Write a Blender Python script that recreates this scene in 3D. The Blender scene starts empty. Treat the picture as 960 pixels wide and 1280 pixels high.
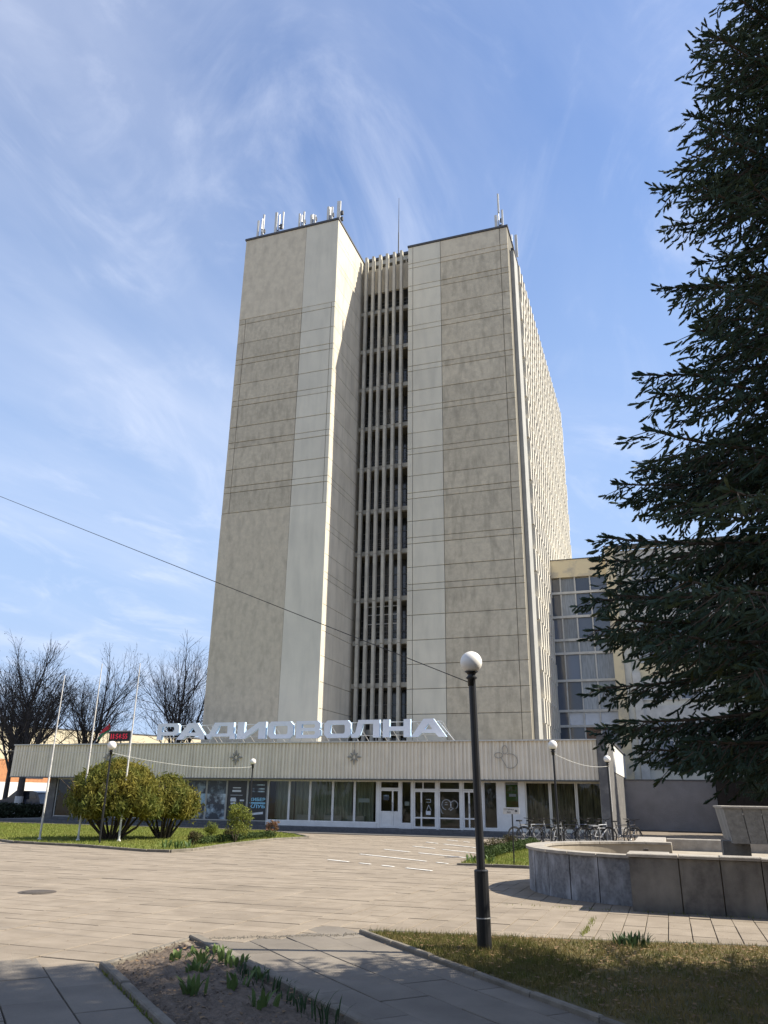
import bpy, math, random
import numpy as np
from mathutils import Vector, Matrix

# ------------------------------------------------------------------ base: camera, sky, sun, exposure
sc = bpy.context.scene
COL = sc.collection
rnd = random.Random(7)
R = math.radians
SUN_AZ, SUN_EL = 19.0, 45.0          # sun: degrees behind the +X direction, elevation

cam_d = bpy.data.cameras.new('camera')
cam = bpy.data.objects.new('camera', cam_d); COL.objects.link(cam); sc.camera = cam
cam_d.sensor_fit = 'VERTICAL'; cam_d.sensor_height = 24.0
cam_d.lens = 24.0 * 970.777 / 1280.0
cam_d.clip_start = 0.05; cam_d.clip_end = 6000
_p, _r, _f = R(20.219), R(.838), R(19.328)
_M = (Matrix(((math.cos(_r), -math.sin(_r), 0), (math.sin(_r), math.cos(_r), 0), (0, 0, 1))) @
      Matrix(((1, 0, 0), (0, math.sin(_p), -math.cos(_p)), (0, math.cos(_p), math.sin(_p)))) @
      Matrix(((math.cos(_f), math.sin(_f), 0), (-math.sin(_f), math.cos(_f), 0), (0, 0, 1))))
_rt, _dn, _fw = _M[0], _M[1], _M[2]
_W = Matrix((( _rt[0], -_dn[0], -_fw[0], 0), (_rt[1], -_dn[1], -_fw[1], 0), (_rt[2], -_dn[2], -_fw[2], 1.65), (0, 0, 0, 1)))
cam.matrix_world = _W

world = bpy.data.worlds.new('World'); sc.world = world; world.use_nodes = True
nt = world.node_tree; nt.nodes.clear()
def N(t, typ, **kw):
    n = t.nodes.new(typ)
    for k, v in kw.items():
        setattr(n, k, v)
    return n
out = N(nt, 'ShaderNodeOutputWorld'); bg = N(nt, 'ShaderNodeBackground'); bg.inputs[1].default_value = 0.125
sky = N(nt, 'ShaderNodeTexSky'); sky.sky_type = 'NISHITA'; sky.sun_disc = False
sky.sun_elevation = R(SUN_EL); sky.sun_rotation = R(90 - SUN_AZ)
sky.altitude = 150; sky.air_density = 1.0; sky.dust_density = 0.25; sky.ozone_density = 3.0
tc = N(nt, 'ShaderNodeTexCoord')
sep = N(nt, 'ShaderNodeSeparateXYZ'); nt.links.new(tc.outputs['Generated'], sep.inputs[0])
def wm(op, a, b=None, c=None):
    n = N(nt, 'ShaderNodeMath', operation=op)
    for i, v in enumerate((a, b, c)):
        if v is None: continue
        if isinstance(v, (int, float)): n.inputs[i].default_value = v
        else: nt.links.new(v, n.inputs[i])
    return n.outputs[0]
zz = wm('ADD', wm('MAXIMUM', sep.outputs[2], 0.0), 0.16)
px = wm('DIVIDE', sep.outputs[0], zz); py = wm('DIVIDE', sep.outputs[1], zz)
cmb = N(nt, 'ShaderNodeCombineXYZ'); nt.links.new(px, cmb.inputs[0]); nt.links.new(py, cmb.inputs[1])
def cloud(rotz, sx, sy, scale, detail, lo, hi, dist=0.6, off=0.0):
    mp = N(nt, 'ShaderNodeMapping'); mp.inputs['Rotation'].default_value = (0, 0, R(rotz)); mp.inputs['Scale'].default_value = (sx, sy, 1)
    mp.inputs['Location'].default_value = (off, off * .7, 0)
    nt.links.new(cmb.outputs[0], mp.inputs[0])
    nz = N(nt, 'ShaderNodeTexNoise'); nz.inputs['Scale'].default_value = scale; nz.inputs['Detail'].default_value = detail
    nz.inputs['Roughness'].default_value = .6; nz.inputs['Distortion'].default_value = dist
    nt.links.new(mp.outputs[0], nz.inputs['Vector'])
    mr = N(nt, 'ShaderNodeMapRange'); mr.inputs[1].default_value = lo; mr.inputs[2].default_value = hi
    mr.interpolation_type = 'SMOOTHSTEP'
    nt.links.new(nz.outputs['Fac'], mr.inputs[0]); return mr.outputs[0]
c1 = cloud(-50, 1.0, .62, 1.0, 10, .42, .80, 1.1, 3.1)        # long wisps
c2 = cloud(-35, .8, .30, .62, 7, .42, .74, .5, 8.4)         # broad veil
c3 = cloud(40, 1.4, .75, 2.0, 11, .46, .82, 2.2, 1.7)         # fine streaks
cs = wm('ADD', wm('ADD', wm('MULTIPLY', c1, .28), wm('MULTIPLY', c2, .62)), wm('MULTIPLY', c3, .34))
low = N(nt, 'ShaderNodeMapRange'); low.inputs[1].default_value = 0.62; low.inputs[2].default_value = 0.05
low.inputs[3].default_value = 0.02; low.inputs[4].default_value = 0.14; nt.links.new(sep.outputs[2], low.inputs[0])
cf = wm('MINIMUM', wm('ADD', cs, low.outputs[0]), .8)
mixc = N(nt, 'ShaderNodeMix', data_type='RGBA'); nt.links.new(cf, mixc.inputs['Factor'])
mul = N(nt, 'ShaderNodeMix', data_type='RGBA', blend_type='MULTIPLY'); mul.inputs['Factor'].default_value = 1; mul.inputs['B'].default_value = (.83, .82, .86, 1)
nt.links.new(sky.outputs[0], mul.inputs['A'])
veil = N(nt, 'ShaderNodeMapRange'); veil.inputs[1].default_value = .72; veil.inputs[2].default_value = .16; veil.inputs[3].default_value = .0; veil.inputs[4].default_value = .9
nt.links.new(sep.outputs[2], veil.inputs[0])
mv = N(nt, 'ShaderNodeMix', data_type='RGBA'); nt.links.new(veil.outputs[0], mv.inputs['Factor']); nt.links.new(mul.outputs['Result'], mv.inputs['A']); mv.inputs['B'].default_value = (1.55, 2.2, 3.35, 1)
nt.links.new(mv.outputs['Result'], mixc.inputs['A']); mixc.inputs['B'].default_value = (3.5, 3.75, 4.4, 1)
nt.links.new(mixc.outputs['Result'], bg.inputs[0]); nt.links.new(bg.outputs[0], out.inputs[0])

sun_d = bpy.data.lights.new('sun', 'SUN'); sun = bpy.data.objects.new('sun', sun_d); COL.objects.link(sun)
sun_d.energy = 4.5; sun_d.angle = R(.55); sun_d.color = (1.0, .93, .80)
_s = Vector((math.cos(R(SUN_AZ)) * math.cos(R(SUN_EL)), math.sin(R(SUN_AZ)) * math.cos(R(SUN_EL)), math.sin(R(SUN_EL))))
sun.rotation_euler = _s.to_track_quat('Z', 'Y').to_euler(); sun.location = (40, 20, 60)
sc.view_settings.view_transform = 'Standard'; sc.view_settings.look = 'None'
sc.view_settings.exposure = 1.12; sc.view_settings.gamma = 1.0; sc.view_settings.use_curve_mapping = False
sc.render.resolution_x = 768; sc.render.resolution_y = 1024
sc.cycles.max_bounces = 6; sc.cycles.transparent_max_bounces = 12; sc.cycles.caustics_reflective = False; sc.cycles.caustics_refractive = False

# ------------------------------------------------------------------ materials
MATS = {}
def mat(name, col, rough=.8, var=.0, vscale=2.0, bump=.0, bscale=30.0, metal=0.0, spec=.3, col2=None, stretch=(1, 1, 1), detail=5, rand=0.0, streak=None, lo=.35, hi=.65, coat=0):
    """principled material: base colour mixed towards col2 by noise; optional vertical grime streaks; bump; per-object tone."""
    if name in MATS: return MATS[name]
    m = bpy.data.materials.new(name); m.use_nodes = True; t = m.node_tree
    b = t.nodes['Principled BSDF']
    b.inputs['Roughness'].default_value = rough; b.inputs['Metallic'].default_value = metal
    b.inputs['Specular IOR Level'].default_value = spec
    if coat: b.inputs['Coat Weight'].default_value = coat
    tcn = N(t, 'ShaderNodeTexCoord'); mp = N(t, 'ShaderNodeMapping'); mp.inputs['Scale'].default_value = stretch
    oi = N(t, 'ShaderNodeObjectInfo')
    vm = N(t, 'ShaderNodeVectorMath', operation='ADD')
    vs = N(t, 'ShaderNodeVectorMath', operation='SCALE'); vs.inputs['Scale'].default_value = 1.0
    t.links.new(oi.outputs['Location'], vs.inputs[0])
    t.links.new(tcn.outputs['Object'], vm.inputs[0]); t.links.new(vs.outputs[0], vm.inputs[1])
    t.links.new(vm.outputs[0], mp.inputs[0])
    c = None
    base = (*col, 1)
    if var > 0 or col2:
        nz = N(t, 'ShaderNodeTexNoise'); nz.inputs['Scale'].default_value = vscale; nz.inputs['Detail'].default_value = detail
        nz.inputs['Roughness'].default_value = .62
        t.links.new(mp.outputs[0], nz.inputs['Vector'])
        mr = N(t, 'ShaderNodeMapRange'); mr.inputs[1].default_value = lo; mr.inputs[2].default_value = hi
        t.links.new(nz.outputs['Fac'], mr.inputs[0])
        mx = N(t, 'ShaderNodeMix', data_type='RGBA'); t.links.new(mr.outputs[0], mx.inputs['Factor'])
        mx.inputs['A'].default_value = base
        mx.inputs['B'].default_value = (*col2, 1) if col2 else (*[x * (1 - var) for x in col], 1)
        c = mx.outputs['Result']
    if streak:
        mp2 = N(t, 'ShaderNodeMapping'); mp2.inputs['Scale'].default_value = streak[2]; t.links.new(vm.outputs[0], mp2.inputs[0])
        nz2 = N(t, 'ShaderNodeTexNoise'); nz2.inputs['Scale'].default_value = 1.0; nz2.inputs['Detail'].default_value = 6
        t.links.new(mp2.outputs[0], nz2.inputs['Vector'])
        mr2 = N(t, 'ShaderNodeMapRange'); mr2.inputs[1].default_value = .46; mr2.inputs[2].default_value = .74
        mr2.inputs[4].default_value = streak[1]; t.links.new(nz2.outputs['Fac'], mr2.inputs[0])
        mx2 = N(t, 'ShaderNodeMix', data_type='RGBA'); t.links.new(mr2.outputs[0], mx2.inputs['Factor'])
        if c: t.links.new(c, mx2.inputs['A'])
        else: mx2.inputs['A'].default_value = base
        mx2.inputs['B'].default_value = (*streak[0], 1); c = mx2.outputs['Result']
    if rand > 0:
        mrr = N(t, 'ShaderNodeMapRange'); mrr.inputs[3].default_value = 1 - rand; mrr.inputs[4].default_value = 1 + rand
        t.links.new(oi.outputs['Random'], mrr.inputs[0])
        mx3 = N(t, 'ShaderNodeVectorMath', operation='SCALE'); t.links.new(mrr.outputs[0], mx3.inputs['Scale'])
        if c: t.links.new(c, mx3.inputs[0])
        else: mx3.inputs[0].default_value = col
        c = mx3.outputs[0]
    if c: t.links.new(c, b.inputs['Base Color'])
    else: b.inputs['Base Color'].default_value = base
    if bump > 0:
        nb = N(t, 'ShaderNodeTexNoise'); nb.inputs['Scale'].default_value = bscale; nb.inputs['Detail'].default_value = 4
        t.links.new(mp.outputs[0], nb.inputs['Vector'])
        bn = N(t, 'ShaderNodeBump'); bn.inputs['Strength'].default_value = bump; bn.inputs['Distance'].default_value = .02
        t.links.new(nb.outputs['Fac'], bn.inputs['Height']); t.links.new(bn.outputs[0], b.inputs['Normal'])
    MATS[name] = m; return m

def leafmat(name, c1, c2, rough=.6, trans=.25, vscale=1.5, lo=.35, hi=.65):
    m = mat(name, c1, rough, col2=c2, vscale=vscale, lo=lo, hi=hi, spec=.2)
    t = m.node_tree; b = t.nodes['Principled BSDF']; o = t.nodes['Material Output']; b.inputs['Specular IOR Level'].default_value = .12
    tr = N(t, 'ShaderNodeBsdfTranslucent'); ms = N(t, 'ShaderNodeMixShader'); ms.inputs[0].default_value = trans
    src = b.inputs['Base Color'].links[0].from_socket
    t.links.new(src, tr.inputs[0]); t.links.new(b.outputs[0], ms.inputs[1]); t.links.new(tr.outputs[0], ms.inputs[2]); t.links.new(ms.outputs[0], o.inputs[0])
    return m

def glassmat(name, tint=(.66, .70, .66), rough=.02, refl=.9):
    """thin window glass: tinted see-through, sky and forecourt mirrored by angle."""
    m = bpy.data.materials.new(name); m.use_nodes = True; t = m.node_tree; t.nodes.remove(t.nodes['Principled BSDF'])
    o = t.nodes['Material Output']
    tr = N(t, 'ShaderNodeBsdfTransparent'); tr.inputs[0].default_value = (*tint, 1)
    gl = N(t, 'ShaderNodeBsdfGlossy'); gl.inputs['Roughness'].default_value = rough; gl.inputs[0].default_value = (refl, refl, refl, 1)
    fr = N(t, 'ShaderNodeFresnel'); fr.inputs[0].default_value = 1.55
    tcn = N(t, 'ShaderNodeTexCoord'); nb = N(t, 'ShaderNodeTexNoise'); nb.inputs['Scale'].default_value = 1.3
    t.links.new(tcn.outputs['Object'], nb.inputs['Vector'])
    bn = N(t, 'ShaderNodeBump'); bn.inputs['Strength'].default_value = .25; bn.inputs['Distance'].default_value = .02
    t.links.new(nb.outputs['Fac'], bn.inputs['Height']); t.links.new(bn.outputs[0], gl.inputs['Normal'])
    ms = N(t, 'ShaderNodeMixShader')
    mm = N(t, 'ShaderNodeMath', operation='MULTIPLY_ADD'); mm.inputs[1].default_value = .8; mm.inputs[2].default_value = .0
    t.links.new(fr.outputs[0], mm.inputs[0]); t.links.new(mm.outputs[0], ms.inputs[0])
    t.links.new(tr.outputs[0], ms.inputs[1]); t.links.new(gl.outputs[0], ms.inputs[2]); t.links.new(ms.outputs[0], o.inputs[0])
    MATS[name] = m; return m

M_pave = mat('paving concrete', (.262, .218, .168), .92, col2=(.205, .168, .126), vscale=2.2, bump=.35, bscale=60, rand=.05, streak=((.15, .122, .092), .6, (.45, .9, .45)), detail=8)
M_pave2 = mat('grey paving concrete', (.205, .178, .145), .92, col2=(.15, .13, .107), vscale=1.2, bump=.3, bscale=50, rand=.06, streak=((.11, .096, .08), .6, (.9, .9, .9)), detail=8)
M_sand = mat('sandy joint bed', (.205, .168, .128), .95, var=.3, vscale=6)
M_ground = mat('town ground', (.28, .25, .20), .95, var=.3, vscale=.2)
M_asph = mat('worn asphalt', (.11, .105, .10), .9, var=.3, vscale=1.0, bump=.2, bscale=80)
M_kerb = mat('kerb concrete', (.20, .175, .14), .9, var=.35, vscale=5, bump=.4, bscale=60, rand=.1)
M_soil = mat('dry garden soil', (.155, .118, .088), .98, var=.45, vscale=14, bump=1.0, bscale=40)
M_line = mat('road paint', (.80, .79, .75), .8, col2=(.42, .37, .30), vscale=6, lo=.5, hi=.72)
M_lawn = mat('lawn turf', (.13, .165, .03), .95, col2=(.19, .19, .05), vscale=1.3, bump=.5, bscale=40)
M_verge = mat('dry verge turf', (.14, .105, .048), .95, col2=(.08, .075, .028), vscale=3.0, bump=.8, bscale=60)
M_tdark = mat('tower brown render', (.575, .51, .385), .95, col2=(.465, .412, .315), vscale=3.6, bump=.8, bscale=12, rand=.07, streak=((.31, .275, .21), .7, (2.6, 2.6, .8)), detail=10)
M_tlight = mat('tower grey render', (.66, .62, .505), .95, col2=(.60, .565, .465), vscale=.5, bump=.3, bscale=10, rand=.035, streak=((.45, .43, .36), .45, (1.6, 1.6, .3)))
M_tsmooth = mat('tower smooth brown render', (.635, .565, .43), .95, col2=(.56, .495, .38), vscale=2.4, bump=.35, bscale=9, streak=((.38, .335, .26), .55, (2.0, 2.0, .9)), detail=8)
M_tlow = mat('tower lower brown render', (.59, .52, .395), .95, col2=(.50, .445, .34), vscale=3.0, bump=.7, bscale=12, streak=((.33, .295, .23), .6, (2.4, 2.4, 1.0)), detail=10)
M_tside = mat('tower side concrete', (.60, .545, .44), .95, col2=(.53, .48, .385), vscale=.7, bump=.4, bscale=8, rand=.03, streak=((.27, .25, .21), .4, (2, 2, .3)))
M_joint = mat('panel joint', (.15, .14, .115), .95)
M_fin = mat('fin concrete', (.53, .50, .42), .9, var=.22, vscale=1.3, rand=.05, streak=((.24, .23, .2), .45, (6, 6, .5)))
M_finlit = mat('facade fin', (.68, .64, .55), .9, col2=(.60, .56, .48), vscale=1.1, streak=((.26, .24, .2), .4, (3, 3, .4)))
M_grey = mat('grey pilaster', (.36, .355, .33), .9, var=.2, vscale=.9)
M_coping = mat('dark metal coping', (.085, .085, .09), .6, var=.2, vscale=3)
M_roofg = mat('gravel roof', (.34, .31, .26), .95, var=.3, vscale=3)
M_sideg = mat('side window band', (.11, .115, .12), .3, spec=.5, var=.4, vscale=2)
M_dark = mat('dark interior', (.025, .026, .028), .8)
M_dkglass = mat('stair glazing', (.045, .048, .048), .12, spec=.6, rand=.3)
M_rail = mat('thin steel rail', (.16, .16, .155), .6, metal=.3)
M_fascia = mat('corrugated fascia sheet', (.80, .715, .57), .65, col2=(.71, .635, .505), vscale=1.0, spec=.35, streak=((.42, .38, .31), .45, (6, 6, .3)))
M_fasciatrim = mat('fascia trim', (.60, .58, .53), .6, var=.2, vscale=4)
M_orn = mat('ornament strip', (.27, .255, .22), .7)
M_white = mat('white window profile', (.78, .765, .73), .5, var=.12, vscale=2.5)
M_alu = mat('grey aluminium profile', (.42, .42, .40), .45, metal=.2, var=.15, vscale=3)
M_plinth = mat('plinth granite', (.12, .12, .125), .6, var=.35, vscale=8, bump=.2)
M_pier = mat('dark stone pier', (.115, .11, .105), .8, col2=(.19, .18, .165), vscale=2.4, bump=.5, bscale=14, lo=.5, hi=.7)
M_stucco = mat('blue grey stucco', (.215, .212, .222), .95, col2=(.17, .168, .175), vscale=.9, bump=1.0, bscale=18)
M_letter = mat('letter face', (.74, .76, .82), .5, var=.06, vscale=2)
M_letterside = mat('letter side', (.50, .66, .84), .5)
M_steel = mat('galvanised steel', (.50, .50, .50), .45, metal=.5, var=.15)
M_black = mat('black lamp paint', (.014, .014, .015), .45, var=.3, vscale=6, spec=.4)
M_globe = mat('opal globe', (.83, .80, .74), .35, col2=(.72, .68, .61), vscale=3, spec=.5)
M_polewhite = mat('flagpole paint', (.62, .60, .56), .5, var=.3, vscale=6)
M_granite = mat('grey granite', (.20, .203, .213), .7, col2=(.115, .118, .127), vscale=16, bump=.3, bscale=60, rand=.12, streak=((.36, .368, .39), .85, (6, 6, 2.2)))
M_granite2 = mat('brown grey granite', (.138, .132, .124), .75, col2=(.09, .086, .082), vscale=9, bump=.3, bscale=60, rand=.14, streak=((.27, .258, .235), .8, (2.2, 2.2, .9)))
M_bowl = mat('bowl granite', (.25, .25, .245), .7, col2=(.17, .17, .168), vscale=12, bump=.3, bscale=60, rand=.12)
M_cope = mat('fountain coping', (.36, .325, .275), .8, var=.3, vscale=4, bump=.3, rand=.08)
M_floor = mat('fountain floor', (.34, .295, .23), .95, col2=(.25, .215, .165), vscale=1.6)
M_cream = mat('peeling cream plaster', (.70, .60, .40), .95, col2=(.48, .43, .34), vscale=1.0, lo=.5, hi=.66, bump=.4, bscale=7, detail=8)
M_creamw = mat('pale plaster', (.64, .61, .52), .9, col2=(.52, .49, .42), vscale=1.3, lo=.5, hi=.7)
M_offwhite = mat('white spandrel', (.62, .61, .57), .8, var=.2, vscale=2)
M_pane = mat('office pane', (.085, .10, .13), .08, spec=.8, rand=.5)
M_paneblind = mat('pane with pale blind', (.30, .32, .33), .15, spec=.7, rand=.3, stretch=(6, 6, .6), var=.4, vscale=2)
M_panewhite = mat('pane with white film', (.60, .63, .68), .15, spec=.6, rand=.1, var=.15, vscale=2)
M_panebrown = mat('boarded brown pane', (.19, .115, .075), .4, var=.2)
M_bark = mat('spruce bark', (.10, .075, .055), .95, var=.5, vscale=9, bump=1.0, bscale=30)
M_twig = mat('bare twig bark', (.105, .09, .08), .95, var=.4, vscale=2)
M_whitewash = mat('whitewashed bark', (.62, .61, .58), .9, var=.25, vscale=6)
M_stem = mat('willow stem', (.085, .065, .05), .9, var=.4, vscale=6)
M_needle = leafmat('spruce needle', (.030, .054, .040), (.056, .080, .048), .75, .05, .9)
M_tip = leafmat('spruce young tip', (.055, .075, .03), (.075, .085, .035), .5, .15, .9)
M_willow = leafmat('willow leaf', (.225, .19, .038), (.115, .138, .032), .6, .35, 1.0, .38, .6)
M_willow2 = leafmat('willow leaf deep', (.20, .175, .036), (.105, .125, .03), .6, .35, 1.6, .38, .6)
M_leafy = leafmat('young yellow green leaf', (.19, .20, .04), (.12, .15, .035), .6, .35, 2.5)
M_brownbush = leafmat('brown green boxwood leaf', (.085, .062, .03), (.055, .06, .022), .7, .2, 5)
M_hedge = leafmat('hedge leaf', (.06, .09, .025), (.04, .06, .02), .7, .2, 3)
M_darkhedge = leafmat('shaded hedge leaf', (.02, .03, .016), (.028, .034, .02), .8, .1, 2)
M_tulip = leafmat('tulip leaf', (.12, .17, .05), (.08, .13, .045), .45, .3, 6)
M_daff = leafmat('daffodil leaf', (.05, .085, .035), (.035, .06, .03), .45, .25, 6)
M_grass = leafmat('lawn grass blade', (.15, .19, .035), (.21, .21, .055), .7, .3, .9)
M_grassdry = leafmat('dry verge blade', (.25, .185, .075), (.105, .115, .034), .8, .25, 2.2)
M_grassv = leafmat('green verge blade', (.10, .115, .03), (.16, .13, .05), .7, .3, 2.5)
M_red = mat('flag red', (.50, .03, .04), .7); M_green = mat('flag green', (.05, .20, .08), .7)
M_brick = mat('orange brick', (.50, .24, .11), .9, col2=(.40, .18, .09), vscale=3)
M_wallwhite = mat('white rendered wall', (.72, .70, .66), .9, var=.12, vscale=1)
M_wallcream = mat('cream rendered wall', (.60, .53, .38), .9, col2=(.52, .45, .31), vscale=1.2)
M_iron = mat('cast iron', (.095, .078, .062), .7, var=.4, vscale=12)
M_rubber = mat('tyre rubber', (.018, .018, .018), .85)
M_led = bpy.data.materials.new('red led'); M_led.use_nodes = True
_b = M_led.node_tree.nodes['Principled BSDF']; _b.inputs['Base Color'].default_value = (.4, .01, .03, 1); _b.inputs['Emission Color'].default_value = (1, .02, .06, 1); _b.inputs['Emission Strength'].default_value = .16
M_glass = glassmat('shop glass'); M_glass2 = glassmat('door glass', (.62, .63, .62))
M_curtain = mat('grey green curtain', (.60, .62, .52), .9, var=.35, vscale=1.5, stretch=(5, 5, .3))
M_interior = mat('lobby wall', (.50, .48, .42), .9, var=.3, vscale=.8)

# ------------------------------------------------------------------ mesh builder and bookkeeping
WL = {}          # world location of each thing
class MB:
    def __init__(s): s.v = []; s.f = []
    def add(s, vs, fs):
        n = len(s.v); s.v += [tuple(p) for p in vs]; s.f += [tuple(i + n for i in f) for f in fs]; return s
    def box(s, x0, y0, z0, x1, y1, z1):
        return s.add([(x0, y0, z0), (x1, y0, z0), (x1, y1, z0), (x0, y1, z0), (x0, y0, z1), (x1, y0, z1), (x1, y1, z1), (x0, y1, z1)],
                     [(0, 3, 2, 1), (4, 5, 6, 7), (0, 1, 5, 4), (1, 2, 6, 5), (2, 3, 7, 6), (3, 0, 4, 7)])
    def bbox(s, x0, y0, z0, x1, y1, z1, b):
        """box with its top edges chamfered by b"""
        return s.add([(x0, y0, z0), (x1, y0, z0), (x1, y1, z0), (x0, y1, z0), (x0, y0, z1 - b), (x1, y0, z1 - b), (x1, y1, z1 - b), (x0, y1, z1 - b),
                      (x0 + b, y0 + b, z1), (x1 - b, y0 + b, z1), (x1 - b, y1 - b, z1), (x0 + b, y1 - b, z1)],
                     [(0, 3, 2, 1), (0, 1, 5, 4), (1, 2, 6, 5), (2, 3, 7, 6), (3, 0, 4, 7), (4, 5, 9, 8), (5, 6, 10, 9), (6, 7, 11, 10), (7, 4, 8, 11), (8, 9, 10, 11)])
    def prism(s, poly, z0, z1, b=0):
        n = len(poly)
        vs = [(x, y, z0) for x, y in poly] + [(x, y, z1) for x, y in poly]
        return s.add(vs, [tuple(range(n))[::-1], tuple(range(n, 2 * n))] + [(i, (i + 1) % n, n + (i + 1) % n, n + i) for i in range(n)])
    def tube(s, p, q, r0, r1=None, n=8, cap=True):
        r1 = r0 if r1 is None else r1
        p, q = Vector(p), Vector(q); d = q - p
        if d.length < 1e-6: return s
        d.normalize(); a = d.orthogonal().normalized(); b = d.cross(a)
        vs = []
        for c, r in ((p, r0), (q, r1)):
            for i in range(n):
                t = 2 * math.pi * i / n; vs.append(c + a * (r * math.cos(t)) + b * (r * math.sin(t)))
        fs = [(i, (i + 1) % n, n + (i + 1) % n, n + i) for i in range(n)]
        if cap: fs += [tuple(range(n))[::-1], tuple(range(n, 2 * n))]
        return s.add(vs, fs)
    def path(s, pts, r, n=6):
        for a, b in zip(pts, pts[1:]): s.tube(a, b, r, r, n)
        return s
    def lathe(s, prof, c=(0, 0, 0), n=20, squash=(1, 1)):
        m = len(prof); vs = []
        for r, z in prof:
            for i in range(n):
                t = 2 * math.pi * i / n; vs.append((c[0] + r * math.cos(t) * squash[0], c[1] + r * math.sin(t) * squash[1], c[2] + z))
        fs = []
        for j in range(m - 1):
            for i in range(n):
                fs.append((j * n + i, j * n + (i + 1) % n, (j + 1) * n + (i + 1) % n, (j + 1) * n + i))
        fs += [tuple(range(n))[::-1], tuple(range((m - 1) * n, m * n))]
        return s.add(vs, fs)
    def sphere(s, c, r, n=20, m=12, sq=1.0):
        return s.lathe([(max(1e-4, r * math.sin(math.pi * (j + .001) / m)), -r * sq * math.cos(math.pi * j / m)) for j in range(m + 1)], c, n)
    def torus(s, c, Rr, r, ax='y', n=24, m=6):
        vs, fs = [], []
        for i in range(n):
            t = 2 * math.pi * i / n
            for j in range(m):
                u = 2 * math.pi * j / m; rr = Rr + r * math.cos(u)
                p = (rr * math.cos(t), r * math.sin(u), rr * math.sin(t))
                if ax == 'x': p = (p[1], p[0], p[2])
                if ax == 'z': p = (p[0], p[2], p[1])
                vs.append((c[0] + p[0], c[1] + p[1], c[2] + p[2]))
        for i in range(n):
            for j in range(m):
                fs.append((i * m + j, ((i + 1) % n) * m + j, ((i + 1) % n) * m + (j + 1) % m, i * m + (j + 1) % m))
        return s.add(vs, fs)
    def mesh(s, name, m, off=(0, 0, 0), smooth=False):
        me = bpy.data.meshes.new(name)
        ox, oy, oz = off
        me.from_pydata([(x - ox, y - oy, z - oz) for x, y, z in s.v], [], s.f)
        me.materials.append(m)
        if smooth: me.polygons.foreach_set('use_smooth', [True] * len(me.polygons))
        me.update(); return me
    def build(s, name, m, parent=None, smooth=False, loc=None):
        """parts are given in world coordinates; they hang under their thing without moving.  loc: own origin"""
        base = WL.get(parent.name, (0, 0, 0)) if parent else (0, 0, 0)
        off = loc if loc is not None else base
        o = bpy.data.objects.new(name, s.mesh(name, m, off, smooth)); COL.objects.link(o)
        o.location = (off[0] - base[0], off[1] - base[1], off[2] - base[2])
        if parent: o.parent = parent
        WL[o.name] = tuple(off)
        return o
def box(*a): return MB().box(*a)
def lab(o, label, cat, group=None):
    o['label'] = label; o['category'] = cat
    if group: o['group'] = group
    return o
def thing(name, loc, label, cat, group=None, rz=0):
    o = bpy.data.objects.new(name, None); COL.objects.link(o); o.location = loc; o.empty_display_size = .3
    WL[o.name] = tuple(loc); o.rotation_euler.z = rz
    return lab(o, label, cat, group)
def kind(o, k): o['kind'] = k; return o
def dup(root, loc, rz=None, label=None, group=None):
    r = root.copy(); COL.objects.link(r); r.location = loc; WL[r.name] = tuple(loc)
    if rz is not None: r.rotation_euler.z = rz
    if label: r['label'] = label
    if group: r['group'] = group
    for ch in list(root.children):
        c = ch.copy(); COL.objects.link(c); c.parent = r
        for g in list(ch.children):
            d = g.copy(); COL.objects.link(d); d.parent = c
    return r
def fast_mesh(name, V, F, m, smooth=False):
    """numpy verts (n,3) and tris (m,3) to a mesh"""
    me = bpy.data.meshes.new(name); V = np.asarray(V, np.float32); F = np.asarray(F, np.int32)
    k = F.shape[1]
    me.vertices.add(len(V)); me.vertices.foreach_set('co', V.ravel())
    me.loops.add(F.size); me.loops.foreach_set('vertex_index', F.ravel())
    me.polygons.add(len(F)); me.polygons.foreach_set('loop_start', np.arange(0, F.size, k, dtype=np.int32))
    if smooth: me.polygons.foreach_set('use_smooth', np.ones(len(F), bool))
    me.materials.append(m); me.update(calc_edges=True); return me
def fobj(name, V, F, m, parent=None, smooth=False):
    base = WL.get(parent.name, (0, 0, 0)) if parent else (0, 0, 0)
    o = bpy.data.objects.new(name, fast_mesh(name, np.asarray(V) - np.array(base), F, m, smooth)); COL.objects.link(o)
    if parent: o.parent = parent
    WL[o.name] = base
    return o
def text_mb(body, x, y, z, h, m, name, parent, width=None, depth=.01, face='-y', bold=.0):
    cu = bpy.data.curves.new(name, 'FONT'); cu.body = body; cu.size = 1; cu.extrude = .0; cu.offset = bold; cu.resolution_u = 2
    tmp = bpy.data.objects.new('tmp_text', cu); COL.objects.link(tmp)
    me = bpy.data.meshes.new_from_object(tmp.evaluated_get(bpy.context.evaluated_depsgraph_get()))
    bpy.data.objects.remove(tmp)
    co = np.array([v.co[:] for v in me.vertices]); mn, mx = co.min(0), co.max(0)
    sx = h / (mx[1] - mn[1]); s2 = sx if width is None else width / (mx[0] - mn[0])
    mb = MB(); nv = len(co)
    fr = [(x + (p[0] - mn[0]) * s2, y, z + (p[1] - mn[1]) * sx) for p in co]
    mb.add(fr, [tuple(pl.vertices) for pl in me.polygons])
    bpy.data.meshes.remove(me)
    return mb.build(name, m, parent)

# ------------------------------------------------------------------ setting: ground, plaza, paths, lawns
kind(box(-900, -500, -.5, 900, 1800, -.06).build('ground', M_ground), 'structure')
# plaza bed (joints between slabs show it); slabs lie on it
plaza = kind(box(-60, -6, -.08, 30, 60, -.028).build('plaza', M_sand), 'structure')
kind(box(-38, 37.5, -.012, -2, 39.6, .004).build('footpath', M_asph), 'structure')

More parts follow.
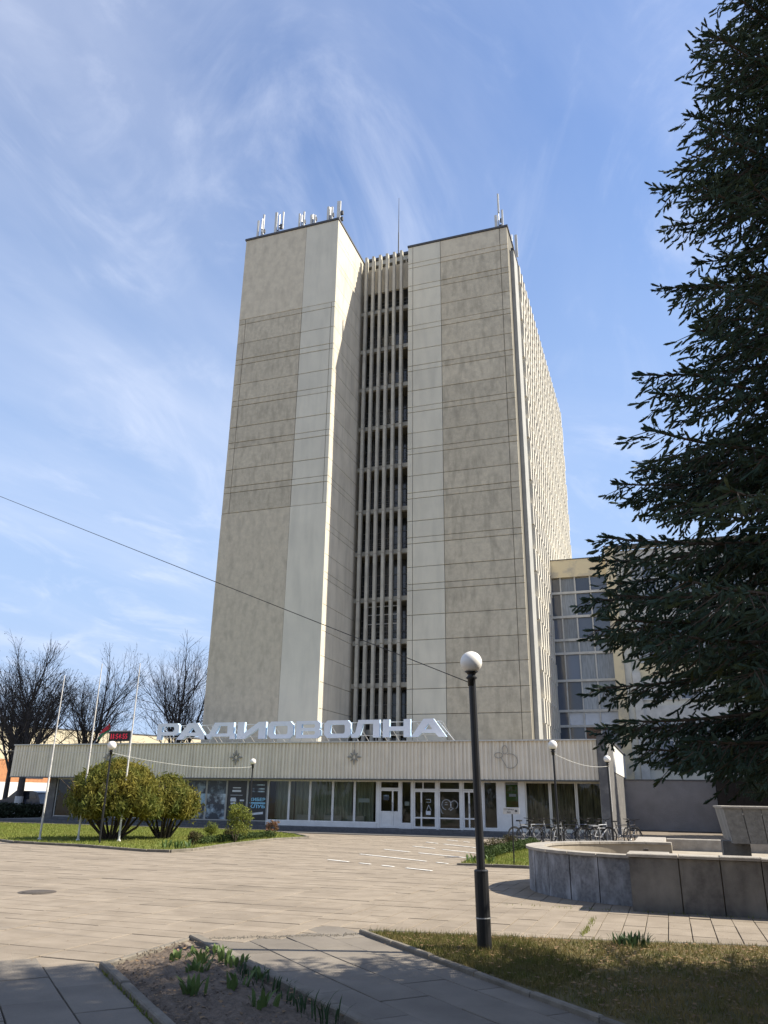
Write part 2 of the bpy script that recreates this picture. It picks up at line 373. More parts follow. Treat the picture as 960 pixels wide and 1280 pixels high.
def inside(p, poly):
    x, y = p; c = False
    for i in range(len(poly)):
        x1, y1 = poly[i]; x2, y2 = poly[i - 1]
        if (y1 > y) != (y2 > y) and x < (x2 - x1) * (y - y1) / (y2 - y1) + x1: c = not c
    return c
BED = [(-5.69, 9.36), (-5.59, 7.59), (-1.75, 4.15), (.15, 4.25)]
VERGE = [(-3.92, 10.63), (-.64, 7.35), (3.0, 3.7), (12, 3.7), (12, 13.6), (.94, 11.54)]
LAWN_L = [(-38, 37.35), (-38, 29.0), (-30.0, 26.9), (-23.18, 24.41), (-21.66, 23.6), (-18.73, 23.3), (-15.3, 22.25), (-14.62, 22.3), (-14.5, 23.2), (-15.0, 26.9), (-15.3, 30.6), (-14.75, 32.6), (-16.2, 34.6), (-19.06, 37.2)]
LAWN_R = [(-5.5, 22.2), (-2.6, 22.2), (-2.6, 31.5), (-5.25, 32.2), (-5.62, 30.7)]
# diagonal paving in front of this line (path and left foreground)
DIAG = [(-16, 5.9), (-6.1, 7.75), (-5.59, 7.59), (-5.69, 9.36), (-3.92, 10.63), (-.64, 7.35), (3, 3.7), (6, 0), (-16, 0)]
slab_lib = {}
def slab_mesh(w, d, m, key):
    if key not in slab_lib:
        g = .006
        slab_lib[key] = MB().bbox(-w / 2 + g, -d / 2 + g, -.05, w / 2 - g, d / 2 - g, 0, .004).mesh('paving_slab', m)
    return slab_lib[key]
cells = []
def lay(region, w, d, ang, m, key, x0, x1, y0, y1, stagger=0):
    ca, sa = math.cos(ang), math.sin(ang)
    ni = int((x1 - x0) / w); nj = int((y1 - y0) / d)
    for j in range(nj):
        for i in range(ni):
            lx = x0 + (i + .5) * w + (w * .5 if stagger and j % 2 else 0); ly = y0 + (j + .5) * d
            X, Y = lx * ca - ly * sa, lx * sa + ly * ca
            if region(X, Y): cells.append((X, Y, ang, w, d, m, key, 0))
            elif key != 'c' and not inside((X, Y), BED) and any(region(X + ex, Y + ey) for ex in (-w / 2, w / 2) for ey in (-d / 2, d / 2)): cells.append((X, Y, ang, w, d, m, key, 1))
EXC = [BED, VERGE, LAWN_L, LAWN_R]
def reg_plaza(X, Y):
    if Y < 5 or Y > 37.2 or X > 4: return False
    if -14.5 < X < -2.9 and False: return False
    if inside((X, Y), DIAG): return False
    if math.hypot(X + .15, Y - 17.75) < 2.5 or (X > -.5 and 14.8 < Y < 23.4): return False
    return not any(inside((X, Y), p) for p in EXC)
def reg_diag(X, Y):
    return inside((X, Y), DIAG) and not inside((X, Y), BED) and not inside((X, Y), VERGE) and Y > 3.2 and X > -13
lay(lambda X, Y: reg_plaza(X, Y) and X > -5.0 and Y < 22.1, .30, .60, 0, M_pave, 'a', -5.0, 4, 5, 22.1)
lay(lambda X, Y: reg_plaza(X, Y) and (X <= -5.0 or Y >= 22.1), .80, .40, 0, M_pave, 'b', -29.0, 4, 5, 37.2)
lay(lambda X, Y: reg_diag(X, Y) and X < -1, 1.0, .50, R(-42), M_pave2, 'c', -14, 6, 1.84 - 8, 1.84, 1)
lay(lambda X, Y: Y > 3.2 and X > -5.9 and not inside((X, Y), BED) and (inside((X, Y), DIAG) or inside((X + .25, Y - .25), DIAG)), 1.0, .50, R(-42), M_pave2, 'c', -14.3, 6, 3.25, 7.25, 1)
cy_, sy_ = math.cos(R(19.328)), math.sin(R(19.328))
def depth(X, Y): return -sy_ * X + cy_ * Y
def in_view(X, Y):
    d = depth(X, Y); r = cy_ * X + sy_ * Y
    return d > 5 and abs(r) < .56 * d + .3
def size_px(c): return math.sqrt(c[3] * c[4]) / max(1, depth(c[0], c[1])) if in_view(c[0], c[1]) else 0
cells.sort(key=size_px, reverse=True)
rest = {}
for n, (X, Y, a, w, d, m, key, tuck) in enumerate(cells):
    dz = rnd.uniform(-.003, .003) + (rnd.uniform(-.006, .004) if rnd.random() < .08 else 0); dz -= .008 * tuck; tx, ty = rnd.uniform(-.003, .003), rnd.uniform(-.003, .003)
    if n < 296 and size_px(cells[n]) > 0:
        o = bpy.data.objects.new('paving_slab', slab_mesh(w, d, m, key)); COL.objects.link(o); o.parent = plaza
        o.location = (X, Y, dz); o.rotation_euler = (tx, ty, a + rnd.uniform(-.006, .006))
    else:
        mb = rest.setdefault(m.name, (MB(), m))[0]; g = .004
        ca, sa = math.cos(a), math.sin(a); b = .008
        def P(x, y, z): return (X + x * ca - y * sa, Y + x * sa + y * ca, z + dz + x * ty * .6 - y * tx * .6)
        x, y = w / 2 - g, d / 2 - g; b = .003
        mb.add([P(-x, -y, -.04), P(x, -y, -.04), P(x, y, -.04), P(-x, y, -.04), P(-x + b * .3, -y + b * .3, 0), P(x - b * .3, -y + b * .3, 0), P(x - b * .3, y - b * .3, 0), P(-x + b * .3, y - b * .3, 0)],
               [(0, 1, 5, 4), (1, 2, 6, 5), (2, 3, 7, 6), (3, 0, 4, 7), (4, 5, 6, 7)])
for k, (mb, m) in rest.items(): kind(mb.build('paving_slab', m, plaza), 'stuff')
# far plaza surface outside the laid slabs
kind(box(-60, 12, -.012, -29.3, 37.2, -.004).build('forecourt_asphalt', M_pave), 'structure')
# parking bay lines (sheets above the slabs)
for (a, b) in (((-9.22, 21.99), (-5.63, 19.96)), ((-9.25, 24.61), (-5.85, 22.32)), ((-9.39, 27.28), (-5.83, 24.7)), ((-9.47, 29.98), (-6.1, 26.97)), ((-9.43, 32.62), (-6.4, 29.6)), ((-9.5, 35.2), (-6.6, 32.3))):
    a, b = Vector(a), Vector(b); d = (b - a).normalized(); nn = Vector((-d.y, d.x)) * .04
    mb = MB()
    for k in range(9):
        if rnd.random() < .14: continue
        p, q = a.lerp(b, k / 9), a.lerp(b, (k + .97) / 9)
        mb.prism([tuple(p - nn), tuple(q - nn), tuple(q + nn), tuple(p + nn)], .009, .0145)
    mb.build('parking_line', M_line, plaza)
# gravel in the broken edge between path and plaza
mb = MB()
for k in range(420):
    t = rnd.random(); x = -5.55 + t * 1.75 + rnd.gauss(0, .03); y = 9.42 + t * 1.2 + rnd.gauss(0, .045); r = rnd.uniform(.006, .02)
    mb.add([(x - r, y, 0), (x, y - r, 0), (x + r, y, 0), (x, y + r, 0), (x, y, r)], [(0, 1, 4), (1, 2, 4), (2, 3, 4), (3, 0, 4)])
kind(mb.build('gravel', M_kerb), 'stuff')
# manhole
t = thing('manhole_cover', (-10.75, 12.4, 0), 'round dark iron manhole cover let into the sunny paving at the left', 'manhole cover')
MB().lathe([(.32, -.02), (.32, .008), (.27, .012)], (-10.75, 12.4, 0), 28).build('frame', M_iron, t)
MB().lathe([(.255, -.02), (.255, .016), (.24, .02)], (-10.75, 12.4, 0), 28).build('cover', M_iron, t)

def kerb_run(pts, parent, w=.1, h=.08, L=1.0, m=M_kerb, z0=-.05, side=0):
    """row of kerb stones along a polyline"""
    for a, b in zip(pts, pts[1:]):
        a, b = Vector(a), Vector(b); n = max(1, round((b - a).length / L)); d = (b - a) / n; u = d.normalized(); nn = Vector((-u.y, u.x))
        for k in range(n):
            c = a + d * (k + .5); l = d.length / 2 - .006
            o = bpy.data.objects.new('kerb_stone', MB().bbox(-l, -w / 2, z0, l, w / 2, h, .012).mesh('kerb_stone', m)); COL.objects.link(o)
            o.parent = parent; o.location = (c.x + nn.x * side, c.y + nn.y * side, rnd.uniform(-.008, .006)); o.rotation_euler = (rnd.uniform(-.02, .02), rnd.uniform(-.008, .008), math.atan2(u.y, u.x) + rnd.uniform(-.008, .008))

def scatter(poly, n, rg):
    xs = [p[0] for p in poly]; ys = [p[1] for p in poly]; res = []
    while len(res) < n:
        X = rg.uniform(min(xs), max(xs), 4000); Y = rg.uniform(min(ys), max(ys), 4000)
        for x, y in zip(X, Y):
            if inside((x, y), poly): res.append((x, y))
            if len(res) >= n: break
    return np.array(res)
NR = np.random.default_rng(5)
def blades(P, h0, h1, w, lean, z=0):
    n = len(P); a = NR.uniform(0, 2 * np.pi, n); h = NR.uniform(h0, h1, n); ln = NR.uniform(0, lean, n) * h; b = NR.uniform(0, 2 * np.pi, n)
    dx, dy = np.cos(a) * w / 2, np.sin(a) * w / 2
    V = np.empty((n, 3, 3)); V[:, 0] = np.stack([P[:, 0] - dx, P[:, 1] - dy, np.full(n, z)], 1); V[:, 1] = np.stack([P[:, 0] + dx, P[:, 1] + dy, np.full(n, z)], 1)
    V[:, 2] = np.stack([P[:, 0] + np.cos(b) * ln, P[:, 1] + np.sin(b) * ln, z + h], 1)
    return V.reshape(-1, 3), np.arange(3 * n).reshape(-1, 3)
# verge (grass strip with the lamp)
def sheet(poly, z, name, m):
    mb = MB(); mb.add([(x, y, z) for x, y in poly], [tuple(range(len(poly)))]); return kind(mb.build(name, m), 'structure')
verge = kind(MB().prism(VERGE[::-1] if False else VERGE, -.04, .03).build('verge', M_verge), 'structure')
kerb_run([(-3.96, 10.64), (-.68, 7.36), (2.9, 3.76)], verge, .07, .045, 1.0)
kerb_run([(-3.9, 10.70), (.94, 11.61), (6.5, 12.66)], verge, .05, .035, 1.0)
P_ = scatter([(-3.85, 10.55), (-.64, 7.45), (1.6, 6.2), (3.2, 11.8), (.94, 11.5)], 26000, NR)
V_, F_ = blades(P_, .02, .075, .009, 1.2, .03); kind(fobj('grass', V_, F_, M_grassdry), 'stuff')
P_ = scatter([(-3.85, 10.55), (-1.2, 8.0), (-.9, 9.4), (-2.0, 10.9)], 7000, NR)
V_, F_ = blades(P_, .03, .09, .008, .9, .03); kind(fobj('grass', V_, F_, M_grassv), 'stuff')
M_litter = mat('fallen leaf', (.24, .15, .075), .9, col2=(.14, .09, .05), vscale=9)
def litter(P, z, r0, r1, m, name):
    n = len(P); a = NR.uniform(0, 6.28, n); r = NR.uniform(r0, r1, n); t1 = NR.uniform(-.5, .5, (n, 4)) * r[:, None]
    V = np.stack([np.stack([P[:, 0] + r * np.cos(a + k * 1.5708) * (1 if k % 2 else .6), P[:, 1] + r * np.sin(a + k * 1.5708) * (1 if k % 2 else .6), z + .006 + np.abs(t1[:, k])], 1) for k in range(4)], 1)
    return kind(fobj(name, V.reshape(-1, 3), np.arange(4 * n).reshape(-1, 4), m), 'stuff')
litter(scatter([(-3.7, 10.5), (-.64, 7.6), (1.6, 6.2), (3.2, 11.8), (.94, 11.4)], 2600, NR), .045, .012, .032, M_litter, 'leaf_litter')
litter(scatter(BED, 500, NR), .035, .012, .03, M_litter, 'leaf_litter')
litter(scatter([(-9, 6), (-3, 9.5), (2, 11.5), (2, 13), (-9, 14)], 260, NR), .002, .006, .016, M_litter, 'leaf_litter')
Pw = np.concatenate([np.stack([-1.25 + NR.normal(0, .02, 160), NR.uniform(11.6, 13.4, 160)], 1), np.stack([NR.uniform(-2.8, 2.2, 160), 14.38 + NR.normal(0, .02, 160)], 1), np.stack([NR.uniform(-5.5, -1.9, 260), 0 * NR.uniform(0, 1, 260)], 1)])
Pw[-260:, 1] = 7.60 - (Pw[-260:, 0] + 5.62) * .897 - .07 + NR.normal(0, .015, 260)
V_, F_ = blades(Pw, .015, .06, .012, 1.0, 0); kind(fobj('weed', V_, F_, M_grass), 'stuff')
# lawns
lawn = kind(MB().prism(LAWN_L, -.04, .05).build('lawn', M_lawn), 'structure')
kerb_run([(-38, 29.0), (-30.0, 26.85), (-23.2, 24.32), (-21.66, 23.5), (-18.73, 23.22), (-15.3, 22.16), (-14.55, 22.25), (-14.42, 23.2), (-14.93, 26.9), (-15.22, 30.6), (-14.66, 32.65)], lawn, .10, .08, 1.0)
kerb_run([(-38, 37.42), (-19.0, 37.27), (-16.1, 34.66), (-14.7, 32.7)], lawn, .12, .10, 1.0)
P_ = scatter(LAWN_L, 60000, NR); V_, F_ = blades(P_, .03, .09, .022, .9, .05); kind(fobj('grass', V_, F_, M_grass), 'stuff')
lawnr = kind(MB().prism(LAWN_R, -.04, .04).build('lawn', M_lawn), 'structure')
kerb_run([(-5.55, 22.12), (-2.6, 22.12)], lawnr, .08, .06, 1.0)
P_ = scatter(LAWN_R, 14000, NR); V_, F_ = blades(P_, .03, .09, .018, .9, .04); kind(fobj('grass', V_, F_, M_grass), 'stuff')
# flower bed
bed = MB()
nx = 40; ny = 40
A, B, C, D = [Vector((x, y)) for x, y in BED]
vs = []
for j in range(ny + 1):
    for i in range(nx + 1):
        u, v = i / nx, j / ny; p = A.lerp(B, u).lerp(D.lerp(C, u), v)
        e = min(u, 1 - u, v * 2) * 4
        vs.append((p.x, p.y, -.012 + .05 * min(1, e) + rnd.uniform(-.018, .018)))
bed.add(vs, [(j * (nx + 1) + i, (j + 1) * (nx + 1) + i, (j + 1) * (nx + 1) + i + 1, j * (nx + 1) + i + 1) for j in range(ny) for i in range(nx)])
bed = kind(bed.build('flower_bed', M_soil, smooth=True), 'structure')
kerb_run([(-5.69, 9.40), (.15, 4.30)], bed, .13, .06, 1.0, z0=-.1); 
kerb_run([(-5.62, 7.60), (-1.75, 4.13)], bed, .09, .05, 1.0, z0=-.1)
kerb_run([(-5.71, 9.36), (-5.62, 7.62)], bed, .08, .03, .9, z0=-.1)
mb = MB()
for k in range(900):
    u, v = rnd.random(), rnd.random(); p = A.lerp(B, u).lerp(D.lerp(C, u), v); r = rnd.uniform(.006, .02); z = .03
    mb.add([(p.x - r, p.y, z), (p.x, p.y - r, z), (p.x + r, p.y, z), (p.x, p.y + r, z), (p.x + r * .3, p.y, z + r * .8)], [(0, 1, 4), (1, 2, 4), (2, 3, 4), (3, 0, 4)])
kind(mb.build('soil_clod', M_soil), 'stuff')

def leaf_clump(name, x, y, n, h, w, spread, m, label, cat, group, z=0.0, broad=True):
    t = thing(name, (x, y, z), label, cat, group)
    for k in range(n):
        a = rnd.uniform(0, 6.28); l = h * rnd.uniform(.6, 1.1); o = rnd.uniform(0, spread * .5); ox, oy = x + math.cos(a) * o, y + math.sin(a) * o
        b = a + rnd.uniform(-.8, .8); out = rnd.uniform(.1, .65) * l
        mb = MB(); vs = []
        sx, sy = -math.sin(b), math.cos(b)
        for i, (tt, ww) in enumerate(((0, .45), (.3, .95), (.65, .8), (1, .02))):
            cx, cy, cz = ox + math.cos(b) * out * tt ** 1.6, oy + math.sin(b) * out * tt ** 1.6, z + l * (tt - .18 * tt ** 3)
            wv = w * ww / 2
            vs += [(cx - sx * wv, cy - sy * wv, cz + wv * .5), (cx, cy, cz), (cx + sx * wv, cy + sy * wv, cz + wv * .5)]
        fs = []
        for i in range(3):
            for q in range(2): fs.append((i * 3 + q, i * 3 + q + 1, i * 3 + q + 4, i * 3 + q + 3))
        mb.add(vs, fs).build('leaf', m, t, smooth=True)
    return t
TUL = [(-5.05, 8.05, 9, .20, 'by the pale left kerb stone'), (-4.95, 8.32, 8, .22, 'just behind the leftmost clump'), (-4.70, 7.98, 12, .28, 'tallest clump in the sunny middle'), (-4.62, 8.25, 9, .25, 'right of the tallest sunny clump'), (-4.9, 8.62, 9, .17, 'nearest the far apex of the bed'),
       (-4.38, 8.12, 8, .2, 'rightmost of the sunlit clumps'), (-4.55, 7.62, 12, .24, 'at the edge of the shade in the middle'), (-3.85, 7.15, 11, .3, 'in full shade in the middle of the bed'), (-4.05, 6.75, 12, .3, 'in shade nearest the left kerb'), (-3.3, 6.62, 9, .3, 'in shade close to the picture bottom'), (-3.9, 7.7, 8, .16, 'small clump between sun and shade beside the right kerb')]
for x, y, n, h, where in TUL:
    leaf_clump('tulip_plant', x, y, n + 3, h * .72, .045, .22, M_tulip, 'broad leaved tulip clump, ' + where, 'plant', 'tulip clumps in the flower bed')
for k in range(6):
    x = -4.05 + k * .27; y = 7.72 - k * .25 + rnd.uniform(-.05, .05)
    leaf_clump('daffodil_plant', x, y, 18, rnd.uniform(.12, .21), .016, rnd.uniform(.26, .42), M_daff, ('first', 'second', 'third', 'fourth', 'fifth', 'sixth', 'seventh', 'eighth', 'ninth')[k] + ' dark narrow leaved daffodil clump from the bed apex along the right kerb', 'plant', 'daffodil clumps along the right kerb')
leaf_clump('juniper_tuft', -.62, 10.92, 70, .17, .03, .5, M_daff, 'low dark green evergreen tuft on the dry verge at the paving edge', 'plant', None, .03)

# ------------------------------------------------------------------ tower block
FL = [42.2, 38.85, 35.26, 31.81, 28.36, 24.97, 21.53, 18.29, 14.83, 11.79, 8.86, 5.8]       # stair floor levels
PAIR = [41.92, 39.71, 36.0, 32.4, 28.85, 25.4, 21.9, 18.5, 15.1]                              # band joints on the blank walls
LX0, LX1, RX0, RX1 = -27.99, -19.89, -15.74, -7.58
tower = thing('tower_block', (-18, 55, 0), 'tall grey concrete office tower with two blank wings and a finned stair shaft between them', 'building')
tb = MB()
tb.box(LX0 + .05, 45.07, 0, LX1 - .07, 52.5, 44.0).box(LX0 + .05, 52.5, 0, LX1 - .07, 80.8, 42.4)
tb.box(RX0 + .02, 49.94, 0, RX1 - .02, 52.5, 44.0).box(RX0 + .02, 52.5, 0, RX1 - .02, 80.8, 42.4)
tb.box(LX1 - .07, 52.2, 0, RX0 + .02, 80.8, 42.4)
tb.build('wall', M_joint, tower)
def panel(x0, z0, x1, z1, y, m, g=.035):
    c = ((x0 + x1) / 2, y, (z0 + z1) / 2)
    # the panel's face is proud of the wall behind it, edges chamfered
    gy = y + rnd.uniform(-.008, .008); b = .015
    mb = MB(); X0, X1, Z0, Z1 = x0 + g / 2, x1 - g / 2, z0 + g / 2, z1 - g / 2
    mb.add([(X0, y + .075, Z0), (X1, y + .075, Z0), (X1, y + .075, Z1), (X0, y + .075, Z1), (X0, gy + b, Z0), (X1, gy + b, Z0), (X1, gy + b, Z1), (X0, gy + b, Z1),
            (X0 + b, gy, Z0 + b), (X1 - b, gy, Z0 + b), (X1 - b, gy, Z1 - b), (X0 + b, gy, Z1 - b)],
           [(0, 1, 5, 4), (1, 2, 6, 5), (2, 3, 7, 6), (3, 0, 4, 7), (4, 5, 9, 8), (5, 6, 10, 9), (6, 7, 11, 10), (7, 4, 8, 11), (8, 9, 10, 11)])
    return mb.build('wall_panel', m, tower, loc=c)
def rows(top, bottom):
    """joint heights from the top down: a narrow band and two tall courses per floor, plain courses low down"""
    z = [top]
    for p in PAIR:
        for q in (p + .45, p, p - 1.72):
            if bottom + .2 < q < top - .2 and q < z[-1] - .15: z.append(q)
    q = z[-1] - 1.72
    while q > bottom + .6: z.append(q); q -= 1.62
    z.append(bottom); return z
# right wing
rz_ = rows(44.0, 4.6)
for zt, zb in zip(rz_, rz_[1:]):
    for x0, x1, m in ((RX0, -15.33, M_tlight), (-15.33, -13.02, M_tlight), (-13.02, -8.2, M_tdark if zt < 43.9 and zb < 41.8 else M_tsmooth), (-8.2, RX1, M_tdark if zb < 41.8 else M_tsmooth)):
        panel(x0, zb, x1, zt, 49.87, m)
# left wing: smooth top and bottom, jointed middle
CL = ((LX0, -27.4, 0), (-27.4, -22.62, 0), (-22.62, -20.2, 1), (-20.2, LX1, 1))
panel(LX0, 36.45, -22.62, 44.0, 45.0, M_tsmooth, .012); panel(-22.62, 36.45, LX1, 44.0, 45.0, M_tlight, .012)
lz = [36.45, 36.0, 34.28, 32.85, 32.4, 30.7, 29.3, 28.85, 27.1, 25.85, 25.4, 23.7, 22.35, 21.9, 20.35]
for zt, zb in zip(lz, lz[1:]):
    for x0, x1, l in CL: panel(x0, zb, x1, zt, 45.0, M_tlight if l else M_tdark)
panel(LX0, 4.6, -22.62, 20.35, 45.0, M_tlow, .012); panel(-22.62, 4.6, LX1, 20.35, 45.0, M_tlight, .012)
# inner side of the left wing, facing the sun
iz = rows(44.0, 4.6)
for zt, zb in zip(iz, iz[1:]):
    g = .015
    mb = MB().box(LX1 - .075, 45.08, zb + g, LX1, 51.2, zt - g); mb.build('side_panel', M_tside, tower, loc=(LX1, 48, (zt + zb) / 2))
MB().box(RX0, 49.95, 4.6, RX0 + .02, 52.2, 44).build('shaft_cheek', M_tside, tower)
# copings
cp = MB()
cp.box(LX0 - .06, 44.92, 44.0, LX1 + .06, 52.56, 44.16); cp.box(RX0 - .02, 49.79, 44.0, RX1 + .06, 52.56, 44.16)
cp.box(LX0 - .34, 52.57, 42.42, LX1, 80.9, 42.6); cp.box(RX0, 52.57, 42.42, RX1 + .30, 80.9, 42.6)
cp.box(LX0 - .34, 45.85, 42.42, LX0 - .07, 52.57, 42.6); cp.box(RX1 + .07, 50.74, 42.42, RX1 + .32, 52.57, 42.6)
cp.build('coping', M_coping, tower)
MB().box(-19.6, 50.85, 44.3, -14.2, 56, 44.52).build('shaft_roof', M_coping, tower)
# stair shaft: beams, fins, glazing, rails
FX = [-19.42, -18.82, -18.22, -17.62, -17.0, -16.38]
MB().box(LX1, 50.75, 40.85, RX0, 50.95, 43.3).build('shaft_parapet', M_tside, tower)
MB().box(LX1, 51.0, 43.85, RX0, 52.2, 44.28).build('shaft_beam', M_fin, tower)
for x in FX + [-15.95]:
    MB().box(x - .3, 50.86, 43.3, x - .22, 50.94, 43.85).build('parapet_post', M_fin, tower)
for i, z in enumerate(FL):
    if 0 < i:
        MB().box(LX1, 50.46, z - .20, RX0, 50.75, z + .12).build('floor_beam', M_fin, tower)
        MB().box(LX1, 50.75, z - .2, RX0, 52.2, z - .02).build('landing', M_joint, tower)
zt_ = 44.05
for i in range(len(FL)):
    zb = FL[i + 1] - .2 if i + 1 < len(FL) else 4.4
    za = zt_ if i == 0 else FL[i] - .21
    for x in FX:
        MB().box(x - .10, 50.0 + rnd.uniform(-.015, .015), zb + .01, x + .10, 50.34, za - .01).build('fin', M_fin, tower, loc=(x, 50.2, (za + zb) / 2))
    top = (40.8 if i == 0 else FL[i] - .22); bot = FL[i + 1] + .18 if i + 1 < len(FL) else 4.4
    w = MB().box(LX1, 52.1, bot, RX0, 52.16, top).build('stair_window', M_dkglass, tower)
    mb = MB()
    for x in (-19.2, -18.4, -17.6, -16.8, -16.1): mb.box(x - .035, 52.03, bot, x + .035, 52.09, top)
    for f in (.3, .65): mb.box(LX1, 52.04, bot + (top - bot) * f - .03, RX0, 52.08, bot + (top - bot) * f + .03)
    mb.build('mullion', M_rail, w)
    mb = MB()
    for h in (.3, .6, .95): mb.box(LX1, 50.9, bot + h, RX0, 50.93, bot + h + .03)
    for x in np.arange(LX1 + .1, RX0, .45): mb.box(x, 50.93, bot, x + .02, 50.95, bot + .98)
    mb.build('railing', M_rail, tower)
# pale railings / frames standing in one landing
mb = MB()
for x in (-19.0, -17.9, -16.75): mb.box(x, 50.80, 12.0, x + .05, 50.84, 14.4)
for z in (12.0, 13.1, 13.75, 14.35): mb.box(-19.0, 50.845, z, -16.7, 50.87, z + .05)
mb.build('landing_frame', M_white, tower)
# side facades: corner pilaster, staggered vertical fins with windows between
for s, xw in ((1, RX1), (-1, LX0)):
    def bx_(mb, d0, y0, z0, d1, y1, z1):
        a, b = xw + s * d0, xw + s * d1; return mb.box(min(a, b), y0, z0, max(a, b), y1, z1)
    bx_(MB(), .0, 50.8 if s > 0 else 45.9, 4.6, .27, 52.5 if s > 0 else 47.5, 42.4).build('corner_pilaster', M_grey, tower)
    y0 = 52.5 if s > 0 else 47.5
    bx_(MB(), 0, y0, 4.6, .04, 80.8, 42.4).build('facade_glazing', M_sideg, tower)
    fm = MB(); sp = MB()
    lev = [42.4 - 3.44 * k for k in range(12)]
    for i, z in enumerate(lev):
        zb = z - 3.44 if i < 11 else 4.6
        bx_(sp, .04, y0, zb, .10, 80.8, zb + .45)
        for half in range(2):
            za, zc = (z, (z + zb) / 2 + .1) if half == 0 else ((z + zb) / 2 + .1, zb)
            y = y0 + .3 + (.58 if half else 0)
            while y < 80.6:
                bx_(fm, .04, y, zc + .02, .40, y + .36, za - .02); y += 1.16
    sp.build('spandrel', M_creamw, tower)
    kind(fm.build('facade_fin', M_finlit, tower), 'stuff')
# roof antennas
def antenna(name, x, y, z, h, panels, label, tilt=0):
    t = thing(name, (x, y, z), label, 'antenna', 'mobile antennas on the tower roof')
    MB().tube((x, y, z - .15), (x, y, z + h), .05, .05, 8).build('mast', M_steel, t)
    MB().box(x - .2, y - .2, z - .02, x + .2, y + .2, z + .06).build('base_plate', M_steel, t)
    for dx, z0, hh, w in panels:
        w *= .72; dx *= .8
        p = MB().box(x + dx - w / 2, y - .16, z + z0, x + dx + w / 2, y - .04, z + z0 + hh).build('panel', M_offwhite, t)
        MB().box(x + min(dx, 0) - .03, y - .035, z + z0 + hh * .3, x + max(dx, 0) + .03, y + .03, z + z0 + hh * .3 + .08).build('bracket', M_coping, p)
    for k in range(2):
        MB().box(x + .12, y - .1, z + .5 + k * .6, x + .34, y + .08, z + .82 + k * .6).build('radio_unit', M_coping, t)
    return t
ZR = 44.16
for x, h, pn, lb in ((-27.2, 2.6, [(-.35, .1, 2.3, .2), (.25, .9, 2.0, .16)], 'two slim pale antenna panels at the outer left corner of the tower roof'),
                     (-25.6, 2.6, [(-.3, .2, 2.6, .28), (.5, 1.0, 1.7, .12)], 'tall wide antenna panel with a slim one, second from the left corner'),
                     (-23.55, 2.0, [(-.2, .1, 2.0, .18), (.3, .3, 1.9, .16)], 'pair of equal slim antenna panels beside a low crossbar on the left wing'),
                     (-22.55, 1.8, [(-.12, .5, 1.2, .2), (.28, .5, 1.1, .2)], 'short twin antenna panels in the middle of the left wing edge'),
                     (-21.05, 2.1, [(-.15, .2, 1.9, .26), (.25, .5, 1.5, .22)], 'white twin antenna panels leaning together near the sunlit corner of the left wing'),
                     (-20.25, 2.2, [(.0, .2, 2.2, .42)], 'single broad antenna panel nearest the sunlit corner of the left wing')):
    antenna('panel_antenna', x, 45.9, ZR, h, pn, lb)
mb = thing('antenna_crossbar', (-23.0, 45.9, ZR), 'low horizontal steel bar joining two antenna masts on the left wing', 'crossbar')
MB().tube((-23.5, 45.9, ZR + .55), (-22.55, 45.9, ZR + .55), .05).tube((-22.95, 45.9, ZR), (-22.95, 45.9, ZR + .55), .04).build('bar', M_steel, mb)
antenna('panel_antenna', -8.35, 50.7, ZR, 3.4, [(-.25, .1, 1.7, .3), (.05, 2.0, 1.9, .18), (.4, .2, 2.0, .2)], 'tall antenna mast crowded with radio boxes at the front right roof corner')
antenna('panel_antenna', -7.75, 53.2, 42.6, 3.3, [(.1, .2, 1.5, .22), (.45, .9, 2.2, .3)], 'white antenna panel rising from the right hand roof edge behind the corner mast')
t = thing('lightning_mast', (-17.1, 51.5, 44.52), 'thin tall lightning rod on the roof over the stair shaft', 'mast')
MB().tube((-17.1, 51.5, 44.5), (-17.1, 51.5, 47.2), .06, .05, 8).build('lower_tube', M_coping, t)
MB().tube((-17.1, 51.5, 47.2), (-17.1, 51.5, 50.9), .04, .02, 6).build('rod', M_coping, t)
MB().box(-17.3, 51.3, 44.5, -16.9, 51.7, 44.6).build('base_plate', M_coping, t)

# ------------------------------------------------------------------ entrance hall (long low building)
hall = thing('entrance_hall', (-20, 42, 0), 'long single storey entrance hall with corrugated grey fascia over shop windows', 'building')
PX0, PX1 = -38.1, -3.05
hb = MB()
hb.box(-35.3, 45.5, 0, -3.1, 58, 2.6)                       # solid rear part
hb.build('rear_wall', M_interior, hall)
MB().box(PX0 + .05, 40.25, 2.58, -2.66, 57.5, 2.75).build('soffit', M_creamw, hall)
MB().box(PX0 + .05, 40.25, 2.76, -2.66, 57.5, 4.28).build('roof', M_roofg, hall)
MB().box(PX0 - .02, 39.97, 4.40, PX1, 40.45, 4.46).build('coping', M_fasciatrim, hall)
MB().box(PX0 - .01, 40.0, 2.53, PX1, 40.22, 2.575).build('drip_edge', M_coping, hall)
def corrugated(pts0, pts1, z0, z1, pitch=.205, d=.055, rg=rnd):
    """trapezoid sheet from p0 to p1 (plan), returns MB; outward is to the right hand of p0->p1"""
    a, b = Vector(pts0), Vector(pts1); L = (b - a).length; u = (b - a) / L; n = Vector((u.y, -u.x)); k = 0.0; prof = []
    while k < L:
        p = pitch * rg.uniform(.9, 1.1)
        for f, o in ((0, 0), (.42, 0), (.5, d), (.92, d)): prof.append((min(L, k + f * p), o))
        k += p
    prof.append((L, 0)); mb = MB(); vs = []
    for s_, o in prof:
        q = a + u * s_ + n * o; vs += [(q.x, q.y, z0), (q.x, q.y, z1)]
    mb.add(vs, [(2 * i, 2 * i + 2, 2 * i + 3, 2 * i + 1) for i in range(len(prof) - 1)]); return mb
